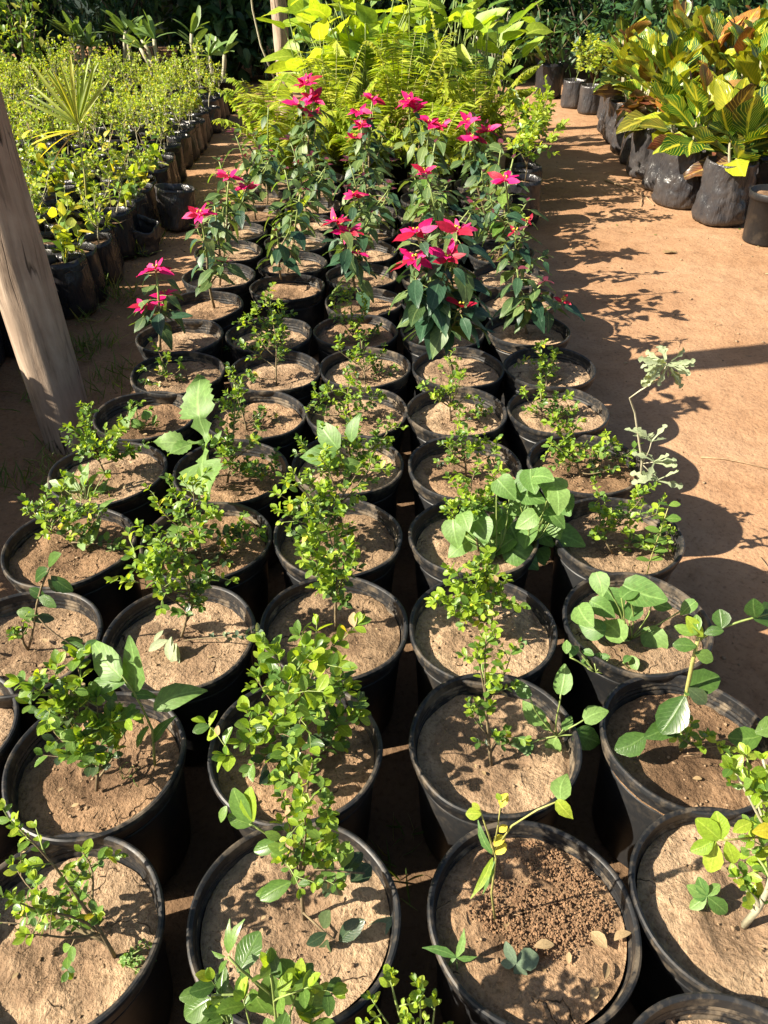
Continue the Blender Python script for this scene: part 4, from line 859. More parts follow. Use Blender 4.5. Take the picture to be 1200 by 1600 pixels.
# poinsettias
def poin(k, base, tips, look, flowers=None, **kw):
    p = Plant(random.Random(sum(map(ord, k))*13+7)); b = soilpt(k, *base) if base else Vector(POTS[k][0].location)+Vector((p.r.uniform(-.03, .03), p.r.uniform(-.03, .03), SOILZ))
    b.z -= .006
    tt = T(k, *tips) if tips and not isinstance(tips[0], Vector) else tips
    poinsettia(p, b, tt, flowers, **kw); p.emit(POTS[k][0], 'bracts' if k[0] in 'LMNO' else True); emit_extra(p, POTS[k][0]); setlabel(k, look)
poin('H1', (250, 545), [(243,420,.0), (258,460,.02), (228,478,-.02)], 'pot with three-headed pink poinsettia beside the left path', [8, 4, 5], leaf=.085, nleaf=12, bl=.062)
poin('G4', (712, 590), [(650,362,.0), (715,360,.03), (648,405,-.05), (700,402,-.04), (722,478,-.10), (668,455,-.06), (745,440,.02)], 'pot with the largest dark-leaved many-headed pink poinsettia', [7, 5, 6, 6, 23, 0, 0], leaf=.105, nleaf=22, mats=('poin_dark', 'poin_dark', 'poin', 'poin_dark'), bl=.078)
poin('H4', (690, 540), [(665,470,0), (700,480,.02)], 'pot half hidden by the largest poinsettia', [0, 0], nleaf=11)
poin('H5', (825, 520), [(808,420,.0), (880,470,.02), (850,440,0), (830,470,-.03)], 'pot with flowerless poinsettia with reddish tips', [0, 23, 0, 0], nleaf=15, leaf=.09)
poin('I1', (335, 480), [(312,335,.0), (350,410,.02)], 'pot with single bright star-shaped pink poinsettia head', [8, 0], nleaf=15, leaf=.08, bl=.075)
poin('I2', (440, 440), [(432,360,.0), (455,340,.03)], 'deep fully visible pot with thin flowerless poinsettia', [0, 0], nleaf=11, leaf=.085)
poin('I3', (565, 480), [(545,362,.0), (525,345,.02), (560,395,0)], 'pot with double pink poinsettia heads', [9, 7, 4], nleaf=16, leaf=.09, bl=.07)
poin('I4', (690, 470), [(680,420,.0), (640,400,0)], 'pot with short poinsettia behind the largest one', [0, 22], nleaf=12)
poin('I5', (800, 455), [(805,362,.0), (825,345,.02), (790,380,-.02), (850,400,0)], 'pot with faded reddish poinsettia', [24, 23, 0, 0], nleaf=14, leaf=.08, bl=.05)
poin('J1', None, [Vector((-.70, 3.33, .58)), Vector((-.78, 3.30, .5))], 'pot with leafy flowerless poinsettia', [0, 0], nleaf=14, leaf=.08)
poin('J2', None, [(470,300,.0)], 'pot with tall thin flowerless poinsettia', [0], nleaf=16, leaf=.085)
poin('J3', (570, 420), [(553,305,.0), (580,330,0)], 'pot with small pink head above double-headed neighbour', [8, 0], nleaf=16, leaf=.085, bl=.06)
poin('J5', (790, 400), [(790,280,.0), (770,330,0)], 'pot with lone pink head on long bare stem', [9, 0], nleaf=8, leaf=.085, bl=.075)
poin('K1', None, [(358,275,.0), (386,292,.02), (350,320,0)], 'pot with paired pink poinsettia heads by left path', [9, 7, 0], nleaf=12, leaf=.085, bl=.07)
poin('K4', None, [(665,268,.0), (690,300,0)], 'pot with loose pink poinsettia head in mid bed', [8, 0], nleaf=16, leaf=.09, bl=.065)
poin('M3', None, [(565,195,.0), (560,175,.02), (555,215,0)], 'pot with clustered pink heads before the ferns', [9, 7, 6], nleaf=15, leaf=.09, bl=.075)
poin('N3', None, [(582,155,.0)], 'pot with high pink head before the ferns', [8], nleaf=15, leaf=.09, bl=.07)
poin('N2', None, [(478,130,.0), (488,155,-.02), (468,165,-.03), (490,180,0)], 'pot with tallest pink poinsettia near the far post', [10, 8, 7, 5], nleaf=15, leaf=.1, bl=.1)
poin('N4', None, [(640,158,.0), (650,170,0)], 'pot with round pink poinsettia head before lime foliage', [10, 8], nleaf=15, leaf=.09, bl=.085)
poin('M4', None, [(672,192,.0), (690,195,.0)], 'pot with low twin pink heads', [9, 8], nleaf=15, leaf=.09, bl=.075)
poin('M5', None, [(732,190,.0), (762,205,.0), (738,215,-.03)], 'pot with spreading pink heads beside the sandy path', [9, 8, 7], nleaf=15, leaf=.09, bl=.08)
for nm in 'JKLMNO':
    for c in '12345':
        k = nm+c
        if POTS[k][0]['label'] == '':
            r_ = random.Random(sum(map(ord, k))*3); X, Y = POTS[k][0].location.x, POTS[k][0].location.y
            if nm in 'PQ':
                tips = [Vector((X+r_.uniform(-.05, .05), Y+r_.uniform(-.04, .04), r_.uniform(.5, .62)))]
            else: tips = [Vector((X+r_.uniform(-.06, .06), Y+r_.uniform(-.05, .05), r_.uniform(.52, .74)))]+[Vector((X+r_.uniform(-.15, .15), Y+r_.uniform(-.12, .12), r_.uniform(.40, .62))) for _ in range(r_.choice((2, 2, 3)))]
            fl = [0]*len(tips)
            poin(k, None, tips, 'pot with leafy flowerless poinsettia', fl, nleaf=14, leaf=.09, mats=r_.choice((('poin', 'poin', 'poin_dark'), ('poin', 'box_mid', 'poin'), ('poin', 'lime', 'box_mid', 'poin'))))
for k, (root, s_) in POTS.items():
    if root['label'] == '': print('NOLABEL', k)

# ------------------------------------------------------------------ wooden posts
def post(name, X, Y, r0, r1, h, label, seed, lean=(0, 0), seg=40, nz_=70):
    V = []; 
    for i in range(nz_+1):
        z = h*i/nz_-.03
        for k in range(seg):
            a = TAU*k/seg; rad = r0+(r1-r0)*i/nz_
            rad *= 1+.05*noise.noise(Vector((math.cos(a)*1.3+seed, math.sin(a)*1.3, z*1.2)))+.018*noise.noise(Vector((math.cos(a)*5, math.sin(a)*5+seed, z*1.5)))
            # drying splits: thin deep grooves running up the wood
            for j, (ga, z0, z1, wd) in enumerate(((3.9+seed, .0, .95, .055), (5.2+seed, .35, 1.5, .05), (4.5+seed, 1.1, 2.4, .05), (2.9+seed, .2, 2.0, .05))):
                da = (a-ga-.25*noise.noise(Vector((z*2.5, j*3.1, seed)))+math.pi) % TAU-math.pi
                if z0 < z < z1 and abs(da) < wd*1.6: rad -= .006*(1-abs(da)/(wd*1.6))
            V.append((rad*math.cos(a)+lean[0]*z, rad*math.sin(a)+lean[1]*z, z))
    F = [[i*seg+k, i*seg+(k+1) % seg, (i+1)*seg+(k+1) % seg, (i+1)*seg+k] for i in range(nz_) for k in range(seg)]
    F.append([nz_*seg+k for k in range(seg)])
    b = MB(); b.add(V, F, MAT['pole']); o = b.build(name); o.location = (X, Y, 0); return tag(o, label, 'post')
q = at(107, 690, z=0)
post('wooden_post', -1.135, 2.42, .092, .082, 3.0, 'thick weathered wooden post standing beside the front pots', 0.0, (-.02, 0), 96, 90)
post('wooden_post', -.845, 7.5, .066, .058, 3.0, 'thin far wooden post rising behind the ferns', 2.2, (-.01, 0), 48, 60)
v = MB(); v.tube([Vector((-.90, 7.42, .45)), Vector((-1.02, 7.45, .75)), Vector((-1.07, 7.5, 1.0)), Vector((-1.08, 7.5, 1.3)), Vector((-.9, 7.5, 1.9))], .008, MAT['stem_pale'], 6)
tag(v.build('hanging_vine'), 'thin bare vine hanging beside the far post', 'vine')

# ------------------------------------------------------------------ bags
def bag_mesh(name, r0, r1, h, seed, mat, wr=.05, seg=48, nz_=18, slope=.0):
    V = []; n = nz_+1
    for i in range(n):
        t = i/nz_; z = h*t
        for k in range(seg):
            a = TAU*k/seg; ca, sa = math.cos(a), math.sin(a)
            rad = (r0+(r1-r0)*t)*(1-.12*max(0, 1-t*9)**2)
            rad *= 1+wr*noise.noise(Vector((ca*1.6+seed, sa*1.6, t*2.2+seed)))+wr*.6*abs(noise.noise(Vector((ca*3.5, sa*3.5+seed, t*5))))+wr*.35*abs(noise.noise(Vector((ca*6+t*3, sa*6+seed, t*6))))+wr*.22*noise.noise(Vector((ca*14, sa*14+seed, t*10)))
            zz = z+(h*.035*noise.noise(Vector((ca*1.6+seed, sa*1.6, 5)))+slope*ca)*t**4
            V.append((rad*ca, rad*sa, zz))
    F = [[i*seg+k, i*seg+(k+1) % seg, (i+1)*seg+(k+1) % seg, (i+1)*seg+k] for i in range(nz_) for k in range(seg)]
    # folded inner edge
    top = (n-1)*seg; base = len(V)
    for k in range(seg):
        x, y, z = V[top+k]; V.append((x*.95, y*.95, z-.004))
    for k in range(seg):
        x, y, z = V[top+k]; V.append((x*.93, y*.93, h*.86))
    for off in (0, seg):
        lo = top if off == 0 else base
        hi = base+off
        F += [[lo+k, lo+(k+1) % seg, hi+(k+1) % seg, hi+k] for k in range(seg)]
    F.append([k for k in range(seg)][::-1])
    b = MB(); b.add(V, F, mat); return b.mesh(name)
def disc(r_, mat, seed):
    b = MB(); V = [(0, 0, .01)]; n = 24
    for i in (1, 2, 3):
        for k in range(n):
            a = TAU*k/n; x, y = r_*i/3*math.cos(a), r_*i/3*math.sin(a); V.append((x, y, .012*noise.noise(Vector((x*20+seed, y*20, 0)))+.008*(1-i/3)))
    F = [[0, 1+k, 1+(k+1) % n] for k in range(n)]+[[1+i*n+k, 1+(i+1)*n+k, 1+(i+1)*n+(k+1) % n, 1+i*n+(k+1) % n] for i in (0, 1) for k in range(n)]
    b.add(V, F, mat); return b.mesh('soil_surface')
BAGS = [bag_mesh('poly_bag', .16, .142, .36, i*3.7, MAT['bag'], .14, 72, 30) for i in range(5)]
BSOIL = [disc(.142, MAT['soil_b'], i) for i in range(3)]

def croton(p, base, h, n, L, up=1.0):
    r = p.r; base = Vector(base)
    for s_ in range(3):
        e = base+Vector((r.uniform(-.11, .11), r.uniform(-.11, .11), h*r.uniform(.7, 1.0))); P0 = curve(base+Vector((r.uniform(-.02, .02), r.uniform(-.02, .02), 0)), e, 6, .06, r)
        p.st.tube(P0, [.009, .009, .008, .008, .007, .006], MAT['stem_pale'], 6); a0 = r.uniform(0, TAU); m = n//3
        for k in range(m):
            t = (k+.5)/m; q = pt(P0, .15+.85*t); a = a0+k*2.4+r.uniform(-.3, .3); out = Vector((math.cos(a), math.sin(a), 0))
            el = -.25+2.1*t**1.1+r.uniform(-.35, .45); d = (out+UP*el*up).normalized()
            mat = r.choice(('cro_red', 'cro_green', 'cro_green', 'cro_lime', 'cro_red') if t < .3 else (('cro_green', 'cro_lime', 'cro_green', 'cro_lime', 'cro_yellow', 'cro_green', 'cro_lime', 'cro_orange') if t < .6 else ('cro_lime', 'cro_lime', 'cro_lime', 'cro_yellow', 'cro_lime', 'cro_yellow', 'cro_green', 'cro_yellow', 'cro_lime', 'cro_orange', 'cro_green', 'cro_red')))
            LL = L*r.uniform(.8, 1.15)*(1-.35*max(0, t-.75)/.25)
            pe = q+d*.03; p.st.tube([q, pe], .003, MAT['stem_green'], 5, False)
            p.leaf('croton', mat, pe, d, UP*1.0+out*(-.35 if t > .5 else .3), LL, r.uniform(-.7, .7), r.uniform(.95, 1.2))
GC = 'crotons in black bags along the sandy path'
front = [(2.155, 5.14), (2.01, 5.53), (2.05, 5.93), (2.02, 6.32), (2.06, 6.72), (2.09, 7.12), (2.12, 7.52), (2.16, 7.92)]
second = [(2.56, 5.3), (2.46, 5.72), (2.47, 6.12), (2.45, 6.55), (2.5, 6.95), (2.54, 7.4)]
third = [(2.95, 5.5), (2.90, 5.95), (2.92, 6.4), (2.95, 6.9), (3.3, 6.2), (3.35, 6.8), (3.35, 7.4)]
rc = random.Random(21)
for i, (x, y) in enumerate(front+second+third):
    f = i < len(front)
    lab = f'croton in wrinkled black bag, {ORD[i]} along the path edge from the front' if f else (f'croton in second bag row from the path, {ORD[i-len(front)]} from the front' if i < len(front)+len(second) else f'croton in rearmost bag cluster, {ORD[i-len(front)-len(second)]} from the front')
    root = thing('bagged_croton', lab, 'croton plant', (x, y, 0), GC)
    bo = obj('bag', BAGS[i % 5], root); bo.rotation_euler = (0, 0, rc.uniform(0, TAU)); bo.scale = (1, 1, rc.uniform(.9, 1.05)); bo.location.z = .004
    so = obj('soil', BSOIL[i % 3], root); so.location.z = .30
    p = Plant(random.Random(100+i)); croton(p, (x, y, .30), (.34 if f else .66)+(.14 if i > 2 and f else 0), 27 if f else 33, .30 if i < 2 else .27); p.emit(root, True)

# two rigid pots at the path edge, front right
def small_pot(X, Y, r_, h, label, fol, seed, cat='potted plant', name='potted_plant', grp=None):
    root = thing(name, label, cat, (X, Y, 0), grp)
    pr = [(0, .003), (r_*.80, .003), (r_*.82, .01), (r_*.93, h*.86), (r_*1.0, h*.865), (r_*1.02, h*.99), (r_*1.0, h), (r_*.95, h*.99), (r_*.92, h*.86), (0, h*.85)]
    obj('pot', lathe(pr, 40, MAT['pot']).mesh('pot_body'), root)
    so = obj('soil', disc(r_*.9, MAT['soil_b'], seed), root); so.location.z = h*.88
    p = Plant(random.Random(seed)); fol(p, Vector((X, Y, h*.89))); p.emit(root, True); return root
def glossy(p, b):
    shrub(p, b, [b+Vector((p.r.uniform(-.1, .1), p.r.uniform(-.08, .08), h)) for h in (.30, .22, .26, .18)], leaf=.05, dens=.5, mats={0: ['box_mature'], 1: ['box_mature', 'box_mid'], 2: ['box_mid']}, palbias=-.2)
small_pot(2.285, 4.72, .15, .29, 'rigid black pot with glossy sprig between croton bag and corner pot', glossy, 41)
small_pot(2.33, 4.40, .15, .29, 'rigid black pot at the corner of the croton block, nearest', glossy, 42)

# far right: small yellow-green bagged shrubs and the dark potted bush at the path end
SB = [bag_mesh('poly_bag_small', .085, .08, .20, 40+i*2.3, MAT['bag_small'], .10, 28, 10) for i in range(5)]
SBB = [bag_mesh('poly_bag_mid', .12, .115, .26, 60+i*2.3, MAT['bag'], .08, 32, 12) for i in range(3)]
SS = [disc(.075, MAT['soil_b'], 9+i) for i in range(2)]
def bagged(name, label, cat, grp, X, Y, bagm, h, fn, seed, sc=1.0, ind=False, tilt=0):
    root = thing(name, label, cat, (X, Y, 0), grp); rb = random.Random(seed)
    bo = obj('bag', bagm, root); bo.rotation_euler = (rb.uniform(-tilt, tilt), rb.uniform(-tilt, tilt), rb.uniform(0, TAU)); bo.scale = (sc, sc, sc); bo.location.z = .004
    so = obj('soil', rb.choice(SS), root); so.location.z = h*sc*.86; so.scale = (sc*h/.20*.95, sc*h/.20*.95, 1)
    p = Plant(rb); fn(p, Vector((X, Y, h*sc*.86))); p.emit(root, ind, lo=True)
    return root
YG = {0: ['lime', 'box_mid'], 1: ['lime', 'yg_small'], 2: ['lime', 'yg_small']}
def ygbush(p, b):
    shrub(p, b, [b+Vector((p.r.uniform(-.16, .16), p.r.uniform(-.12, .12), h)) for h in (.42, .36, .3, .38, .25, .32)], leaf=.06, dens=.45, mats=YG, palbias=.3, stem='stem_green')
for i, (x, y) in enumerate(((2.13, 8.95), (2.26, 8.6), (2.02, 9.3))):
    bagged('bagged_shrub', ('yellow-green shrub in small bag, ' + ORD[i] + ' of three past the crotons'), 'shrub', 'yellow-green shrubs past the crotons', x, y, SBB[i], .26, ygbush, 300+i)
def darkbush(p, b):
    for j in range(16):
        e = b+Vector((p.r.uniform(-.45, .45), p.r.uniform(-.35, .35), p.r.uniform(.15, .6))); P0 = curve(b, e, 6, .1, p.r, .1); p.st.tube(P0, .004, MAT['stem_brown'], 5)
        for k in range(10): p.leaf('ovate', p.r.choice(('bg_mid', 'bg_mid', 'bg_dark')), pt(P0, .3+.07*k), rdir(p.r)+UP*-.1, UP+rdir(p.r)*.4, p.r.uniform(.08, .14), None, .9)
root = bagged('bagged_shrub', 'dark drooping bush in large black bag closing off the sandy path', 'shrub', None, 1.87, 9.95, SB[0], .20, darkbush, 77, 1.75)

# ------------------------------------------------------------------ left block of bagged seedlings
GL = 'seedlings in small black bags left of the bed'
YS = {0: ['yg_small', 'box_mid', 'box_mature'], 1: ['yg_small', 'box_young', 'box_mid'], 2: ['yg_small', 'yg_small', 'box_young']}
def small_shrub(p, b):
    h = p.r.uniform(.26, .48)
    shrub(p, b, [b+Vector((p.r.uniform(-.11, .11), p.r.uniform(-.11, .11), h*p.r.uniform(.6, 1.0))) for _ in range(p.r.randint(4, 7))], leaf=.034, dens=.64, mats=YS, palbias=.3, stem='stem_pale', r0=.004, nodes=2)
def broad(p, b):
    for j in range(p.r.randint(5, 9)):
        e = b+Vector((p.r.uniform(-.07, .07), p.r.uniform(-.07, .07), p.r.uniform(.06, .22))); P0 = curve(b, e, 4, .08, p.r); p.st.tube(P0, .002, MAT['stem_green'], 4)
        for k in range(3): p.leaf('round', p.r.choice(('lime', 'lime', 'box_mid', 'yg_small', 'yg_small', 'yellow', 'box_mature')), pt(P0, .55+.2*k), rdir(p.r)+UP*.2, UP+rdir(p.r)*.4, p.r.uniform(.05, .085), None, .8)
    if p.r.random() < .3:
        e = b+Vector((p.r.uniform(-.1, .1), p.r.uniform(-.1, .1), .3)); p.st.tube(curve(b, e, 5, .15, p.r), .002, MAT['twig'], 4)
def inview(x, y, z, m=120):
    d = y*math.cos(PITCH)+(CAMZ-z)*math.sin(PITCH); u = y*math.sin(PITCH)-(CAMZ-z)*math.cos(PITCH)
    return d > .1 and -m < 600+FPX*x/d < 1320 and -m < 800-FPX*u/d < 1720
rl = random.Random(63); nbag = 0
yy = 1.7; rowi = 0
while yy < 9.0:
    edge = -1.50-.035*(yy-4) if yy > 3.2 else -1.62
    xx = edge; ci = 0
    while xx > -4.6:
        x = xx+rl.uniform(-.03, .03); y = yy+rl.uniform(-.03, .03)
        small = y > 5.6-.25*(x+1.5)*0 and True
        if rl.random() < (.08 if small else .08): xx -= .22; ci += 1; continue
        if inview(x, y, .4 if small else .2, 90) and not (abs(x+1.64) < .16 and abs(y-8.95) < .2):
            lab = ('yellowish small-leaved bagged shrub' if small else 'lime broad-leaved bagged seedling')+(f', {ORD[rowi]} from front along the left block edge' if ci == 0 else f', {ORD[rowi]} row from front, {ORD[ci]} inward from left path')
            bagged('bagged_shrub' if small else 'bagged_seedling', lab, 'shrub' if small else 'seedling', GL if ci == 0 or True else None, x, y, SB[rl.randrange(5)], .20, (small_shrub if rl.random() > .14 else broad) if small else (broad if rl.random() > .15 else small_shrub), 500+nbag, 1.25*rl.uniform(.85, 1.1), False, .10)
            nbag += 1
        xx -= .235 if small else .205; ci += 1
    yy += .225 if yy > 5.4 else .21; rowi += 1
print('left bags', nbag)
def tallshrub(p, b):
    k_ = .62 if b.x > -1.85 else 1.0
    shrub(p, b, [b+Vector((p.r.uniform(-.16, .16), p.r.uniform(-.16, .16), h*k_)) for h in (.50, .44, .38, .47, .34, .28, .36, .42)], leaf=.06, dens=1.1, mats={0: ['box_mature'], 1: ['box_mature', 'box_mid'], 2: ['box_mid', 'lime']}, palbias=-.1)
for i in range(36):
    x = -1.72-.28*(i % 3)-.05*rl.random(); y = 1.0+.2*(i//3)+.05*rl.random()
    bagged('bagged_shrub', f'leafy bagged shrub beyond the post, {ORD[i//3]} from the front, {ORD[i % 3]} from path', 'shrub', 'shrubs on the shaded side of the post', x, y, SB[i % 5], .20, tallshrub, 800+i, 1.3)
# two conspicuous crumpled bags at the edge
CB = bag_mesh('crumpled_bag', .10, .11, .24, 9.9, MAT['bag'], .22, 48, 16)
o = obj('plastic_bag', CB); o.location = (-1.30, 4.98, .004); o.rotation_euler = (0, .10, .6); tag(o, 'shiny crumpled grey plastic bag standing on the left path edge', 'plastic bag')
o = obj('plastic_bag', bag_mesh('crumpled_bag', .11, .10, .16, 12.9, MAT['bag'], .24, 48, 14)); o.location = (-1.43, 4.55, .004); o.rotation_euler = (.15, .2, .2); tag(o, 'torn black bag slumped open before the shiny grey bag', 'plastic bag')

# young fan palm rising out of the left block
def palm():
    b = at(136, 345, z=.2); Y = b.y; root = thing('fan_palm', 'young fan palm on a thin pale stalk among the left bags', 'palm', (b.x, b.y, 0)); p = Plant(random.Random(4))
    obj('bag', SB[1], root)
    c = at(122, 195, Y=Y); p.st.tube([Vector((b.x, b.y, .15)), b.lerp(c, .5)+Vector((.01, 0, 0)), c], [.006, .005, .004], MAT['stem_yellow'], 6)
    for i in range(17):
        a = -1.15+2.0*i/16; L = .30*p.r.uniform(.8, 1.1); d = Vector((math.sin(a)*.8, p.r.uniform(-.25, .25), math.cos(a))); p.leaf('strap', p.r.choice(('lime', 'yg_small', 'fern')), c+d*.01, d, Vector((0, -1, .4)), L, p.r.uniform(-.3, .3), .38)
    for i in range(6): 
        d = Vector((p.r.uniform(-1, .3), p.r.uniform(-.4, .4), p.r.uniform(-.5, .1))); p.leaf('strap', p.r.choice(('yellow', 'dry', 'lime')), c-UP*.03, d, UP, .24, None, .5)
    p.emit(root, True)
palm()

# ------------------------------------------------------------------ long-leaved potted succulents at the left back
def succulent(X, Y, h, n, label, seed, potted=True, L=.26):
    root = thing('potted_succulent', label, 'succulent', (X, Y, 0), 'long-leaved succulents behind the left block'); p = Plant(random.Random(seed)); ph = .30
    pr = [(0, .003), (.115, .003), (.12, .01), (.135, ph*.97), (.145, ph*.975), (.147, ph), (.135, ph), (.13, ph*.88), (0, ph*.87)]
    obj('pot', lathe(pr, 36, MAT['pot']).mesh('pot_body'), root)
    for s_ in range(n):
        b = Vector((X+p.r.uniform(-.05, .05), Y+p.r.uniform(-.05, .05), ph*.87)); e = b+Vector((p.r.uniform(-.10, .10), p.r.uniform(-.08, .08), h*p.r.uniform(.7, 1)))
        p.st.tube(curve(b, e, 6, .07, p.r), [.026, .024, .022, .021, .021, .018], MAT['stem_pale'], 8)
        for k in range(8):
            a = p.r.uniform(0, TAU); d = Vector((math.cos(a)*.8, math.sin(a)*.5, p.r.uniform(.1, 1.3))); p.leaf('strap', 'succ', e, d, UP+rdir(p.r)*.4, L*p.r.uniform(.7, 1.1), None, 1.35)
    p.emit(root, True)
succulent(-1.66, 8.98, .34, 2, 'two-stemmed long-leaved succulent in black pot at the left path end', 61)
for i, (x, y, h) in enumerate(((-2.0, 9.35, .42), (-2.4, 9.3, .38), (-2.75, 9.5, .5), (-3.15, 9.4, .42))):
    succulent(x, y, h, 2+i % 2, ['long-leaved succulent with upright leaves, next inward from the path-end one', 'low long-leaved succulent with arching leaves amid the back row', 'tall long-leaved succulent with a thick blunt pale stem', 'leftmost long-leaved succulent of the back row'][i], 70+i)

# ------------------------------------------------------------------ ferns and lime foliage behind the poinsettias
FP, FF = None, None
def frond(base, tip, droop, mat, r, npair=26, pl=.075, name='frond', root=None):
    b = MB(); base = Vector(base); tip = Vector(tip); L = (tip-base).length
    P = [base.lerp(tip, t)+UP*(L*droop*4*t*(1-t)*.5)-UP*(L*.10*t*t) for t in [i/10 for i in range(11)]]
    b.tube(P, [.004*(1-.8*i/10) for i in range(11)], MAT['stem_yellow'], 5)
    for i in range(npair):
        t = .12+.86*i/npair; q = pt(P, t); tg = tan(P, t); sd = tg.cross(UP)
        if sd.length < .05: sd = Vector((1, 0, 0))
        sd.normalize(); ln = pl*sn(.12+.86*t)**.7*r.uniform(.85, 1.1)
        for sg in (-1, 1):
            d = (sd*sg+tg*.35-UP*.15).normalized(); V, F, UV = larr('lance', r.randrange(4), 1)
            A = np.array(lmatrix(q, d, UP+rdir(r)*.25, ln, r.uniform(-.3, .3), 1.05)); b.add(V @ A[:3, :3].T + A[:3, 3], F, MAT[mat], UV)
    return b.build(name, root, None, True, root.location)
GFN = 'ferns behind the poinsettias'
def fern(X, Y, n, h, label, seed, rad=.45):
    r = random.Random(seed); root = thing('fern', label, 'fern', (X, Y, 0), GFN)
    obj('pot', lathe([(0, .003), (.12, .003), (.14, .22), (.15, .222), (.15, .25), (.135, .25), (.13, .2), (0, .2)], 32, MAT['pot']).mesh('pot_body'), root)
    for i in range(n):
        a = TAU*i/n+r.uniform(-.3, .3); q = r.uniform(.35, 1.0); z = h*r.uniform(.45, 1.0)
        frond((X+r.uniform(-.04, .04), Y+r.uniform(-.04, .04), .2), (X+math.cos(a)*rad*q, Y+math.sin(a)*rad*q, .2+z), r.uniform(.1, .5), r.choice(('fern', 'fern', 'lime')), r, 24, r.uniform(.10, .145), 'frond', root)
    return root
fern(-.78, 5.75, 17, .64, 'fern with drooping fronds below the far post', 1, .42)
fern(-.34, 5.72, 19, .88, 'upright fern in the middle of the fern row', 2, .40)
fern(.12, 5.75, 20, .98, 'tall fern behind the round pink poinsettia head', 3, .42)
fr = fern(.60, 5.70, 18, .76, 'fern with long frond pointing over the sandy path', 4, .42)
rr = random.Random(8)
frond((.60, 5.7, .3), at(806, 45, Y=5.7), .25, 'fern', rr, 34, .12, 'frond', fr)
frond((.50, 5.6, .3), at(668, -40, Y=5.6), .05, 'fern', rr, 34, .12, 'frond', fr)
fern(-.58, 5.35, 14, .50, 'low fern in front of the fern row', 5, .34)
fern(.30, 5.32, 14, .54, 'low fern beside the twin pink heads', 6, .34)
fern(-.12, 5.36, 14, .54, 'low fern behind the clustered pink heads', 7, .34)

def arum(X, Y, n, h, L, label, seed, mats=('lime', 'lime', 'box_young'), spread=.35):
    r = random.Random(seed); root = thing('large_leaved_plant', label, 'foliage plant', (X, Y, 0), 'large lime-leaved plants behind the ferns'); p = Plant(r)
    obj('pot', lathe([(0, .003), (.12, .003), (.14, .22), (.15, .222), (.15, .25), (.135, .25), (.13, .2), (0, .2)], 32, MAT['pot']).mesh('pot_body'), root)
    for i in range(n):
        a = r.uniform(0, TAU); q = spread*math.sqrt(r.random()); b = Vector((X+r.uniform(-.04, .04), Y+r.uniform(-.04, .04), .2)); e = Vector((X+math.cos(a)*q, Y+math.sin(a)*q, .2+h*r.uniform(.2, 1)))
        p.st.tube(curve(b, e, 6, .06, r, .03), [.006, .006, .005, .005, .004, .003], MAT['stem_green'], 6)
        out = Vector((math.cos(a), math.sin(a), r.uniform(-.3, 1.1))); p.leaf('arum', r.choice(mats), e, out, UP*.7+S2*.5+rdir(r)*.5, L*r.uniform(.75, 1.15), None, r.uniform(.85, 1.15))
    p.emit(root, True)
arum(-.42, 6.45, 54, .86, .23, 'lime large-leaved plant next to the far post', 11, ('lime', 'box_young', 'lime'), .32)
arum(-.12, 6.35, 62, 1.0, .25, 'lime large-leaved plant with the topmost pointed leaves', 12, ('lime', 'box_mid', 'lime', 'lime'), .36)
arum(.32, 6.40, 62, 1.0, .25, 'lime large-leaved plant behind the tall fern', 13, ('lime', 'box_young', 'lime'), .36)
arum(.72, 6.45, 54, .84, .22, 'lime large-leaved plant at the sandy path edge', 14, ('box_mid', 'lime', 'box_young'), .34)
arum(-.3, 7.0, 44, 1.05, .23, 'pale large-leaved plant half hidden in the rear lime row', 15, ('succ', 'box_mid', 'lime'), .4)
arum(.5, 7.05, 44, 1.05, .23, 'grey-green large-leaved plant hidden behind the lime row', 16, ('weed', 'box_mid', 'succ'), .4)
def pathbush(p, b):
    shrub(p, b, [b+Vector((p.r.uniform(-.16, .16), p.r.uniform(-.16, .16), h)) for h in (.42, .36, .34, .28, .3, .24)], leaf=.055, dens=.55, mats={0: ['box_mid'], 1: ['lime', 'box_mid'], 2: ['lime']}, palbias=.1)
for i, (x, y) in enumerate(((.93, 5.45), (.97, 5.9), (.88, 5.12))):
    bagged('bagged_shrub', ['round-leaved shrub on the bed edge beside the twin pink heads', 'round-leaved shrub on the bed edge under the long fern frond', 'round-leaved shrub on the bed edge before the spreading pink heads'][i], 'shrub', 'shrubs on the bed edge', x, y, SB[i], .20, pathbush, 900+i, 1.3)
# airy white-flowered spray
root = thing('white_flowered_spray', 'airy spray of tiny white flowers above the long fern frond', 'flower', (.98, 7.6, 0)); p = Plant(random.Random(6))
for i in range(22):
    e = at(p.r.uniform(725, 800), p.r.uniform(-5, 48), Y=7.6); P0 = curve((.98+p.r.uniform(-.02, .02), 7.6, .2), e, 7, .05, p.r, .05); p.st.tube(P0, .0025, MAT['stem_pale'], 4)
    for k in range(7): p.leaf('box', 'white', pt(P0, .8+.03*k)+rdir(p.r)*.03, rdir(p.r), UP, .018)
obj('pot', SB[2], root); p.emit(root, True, leaf_name='petal')

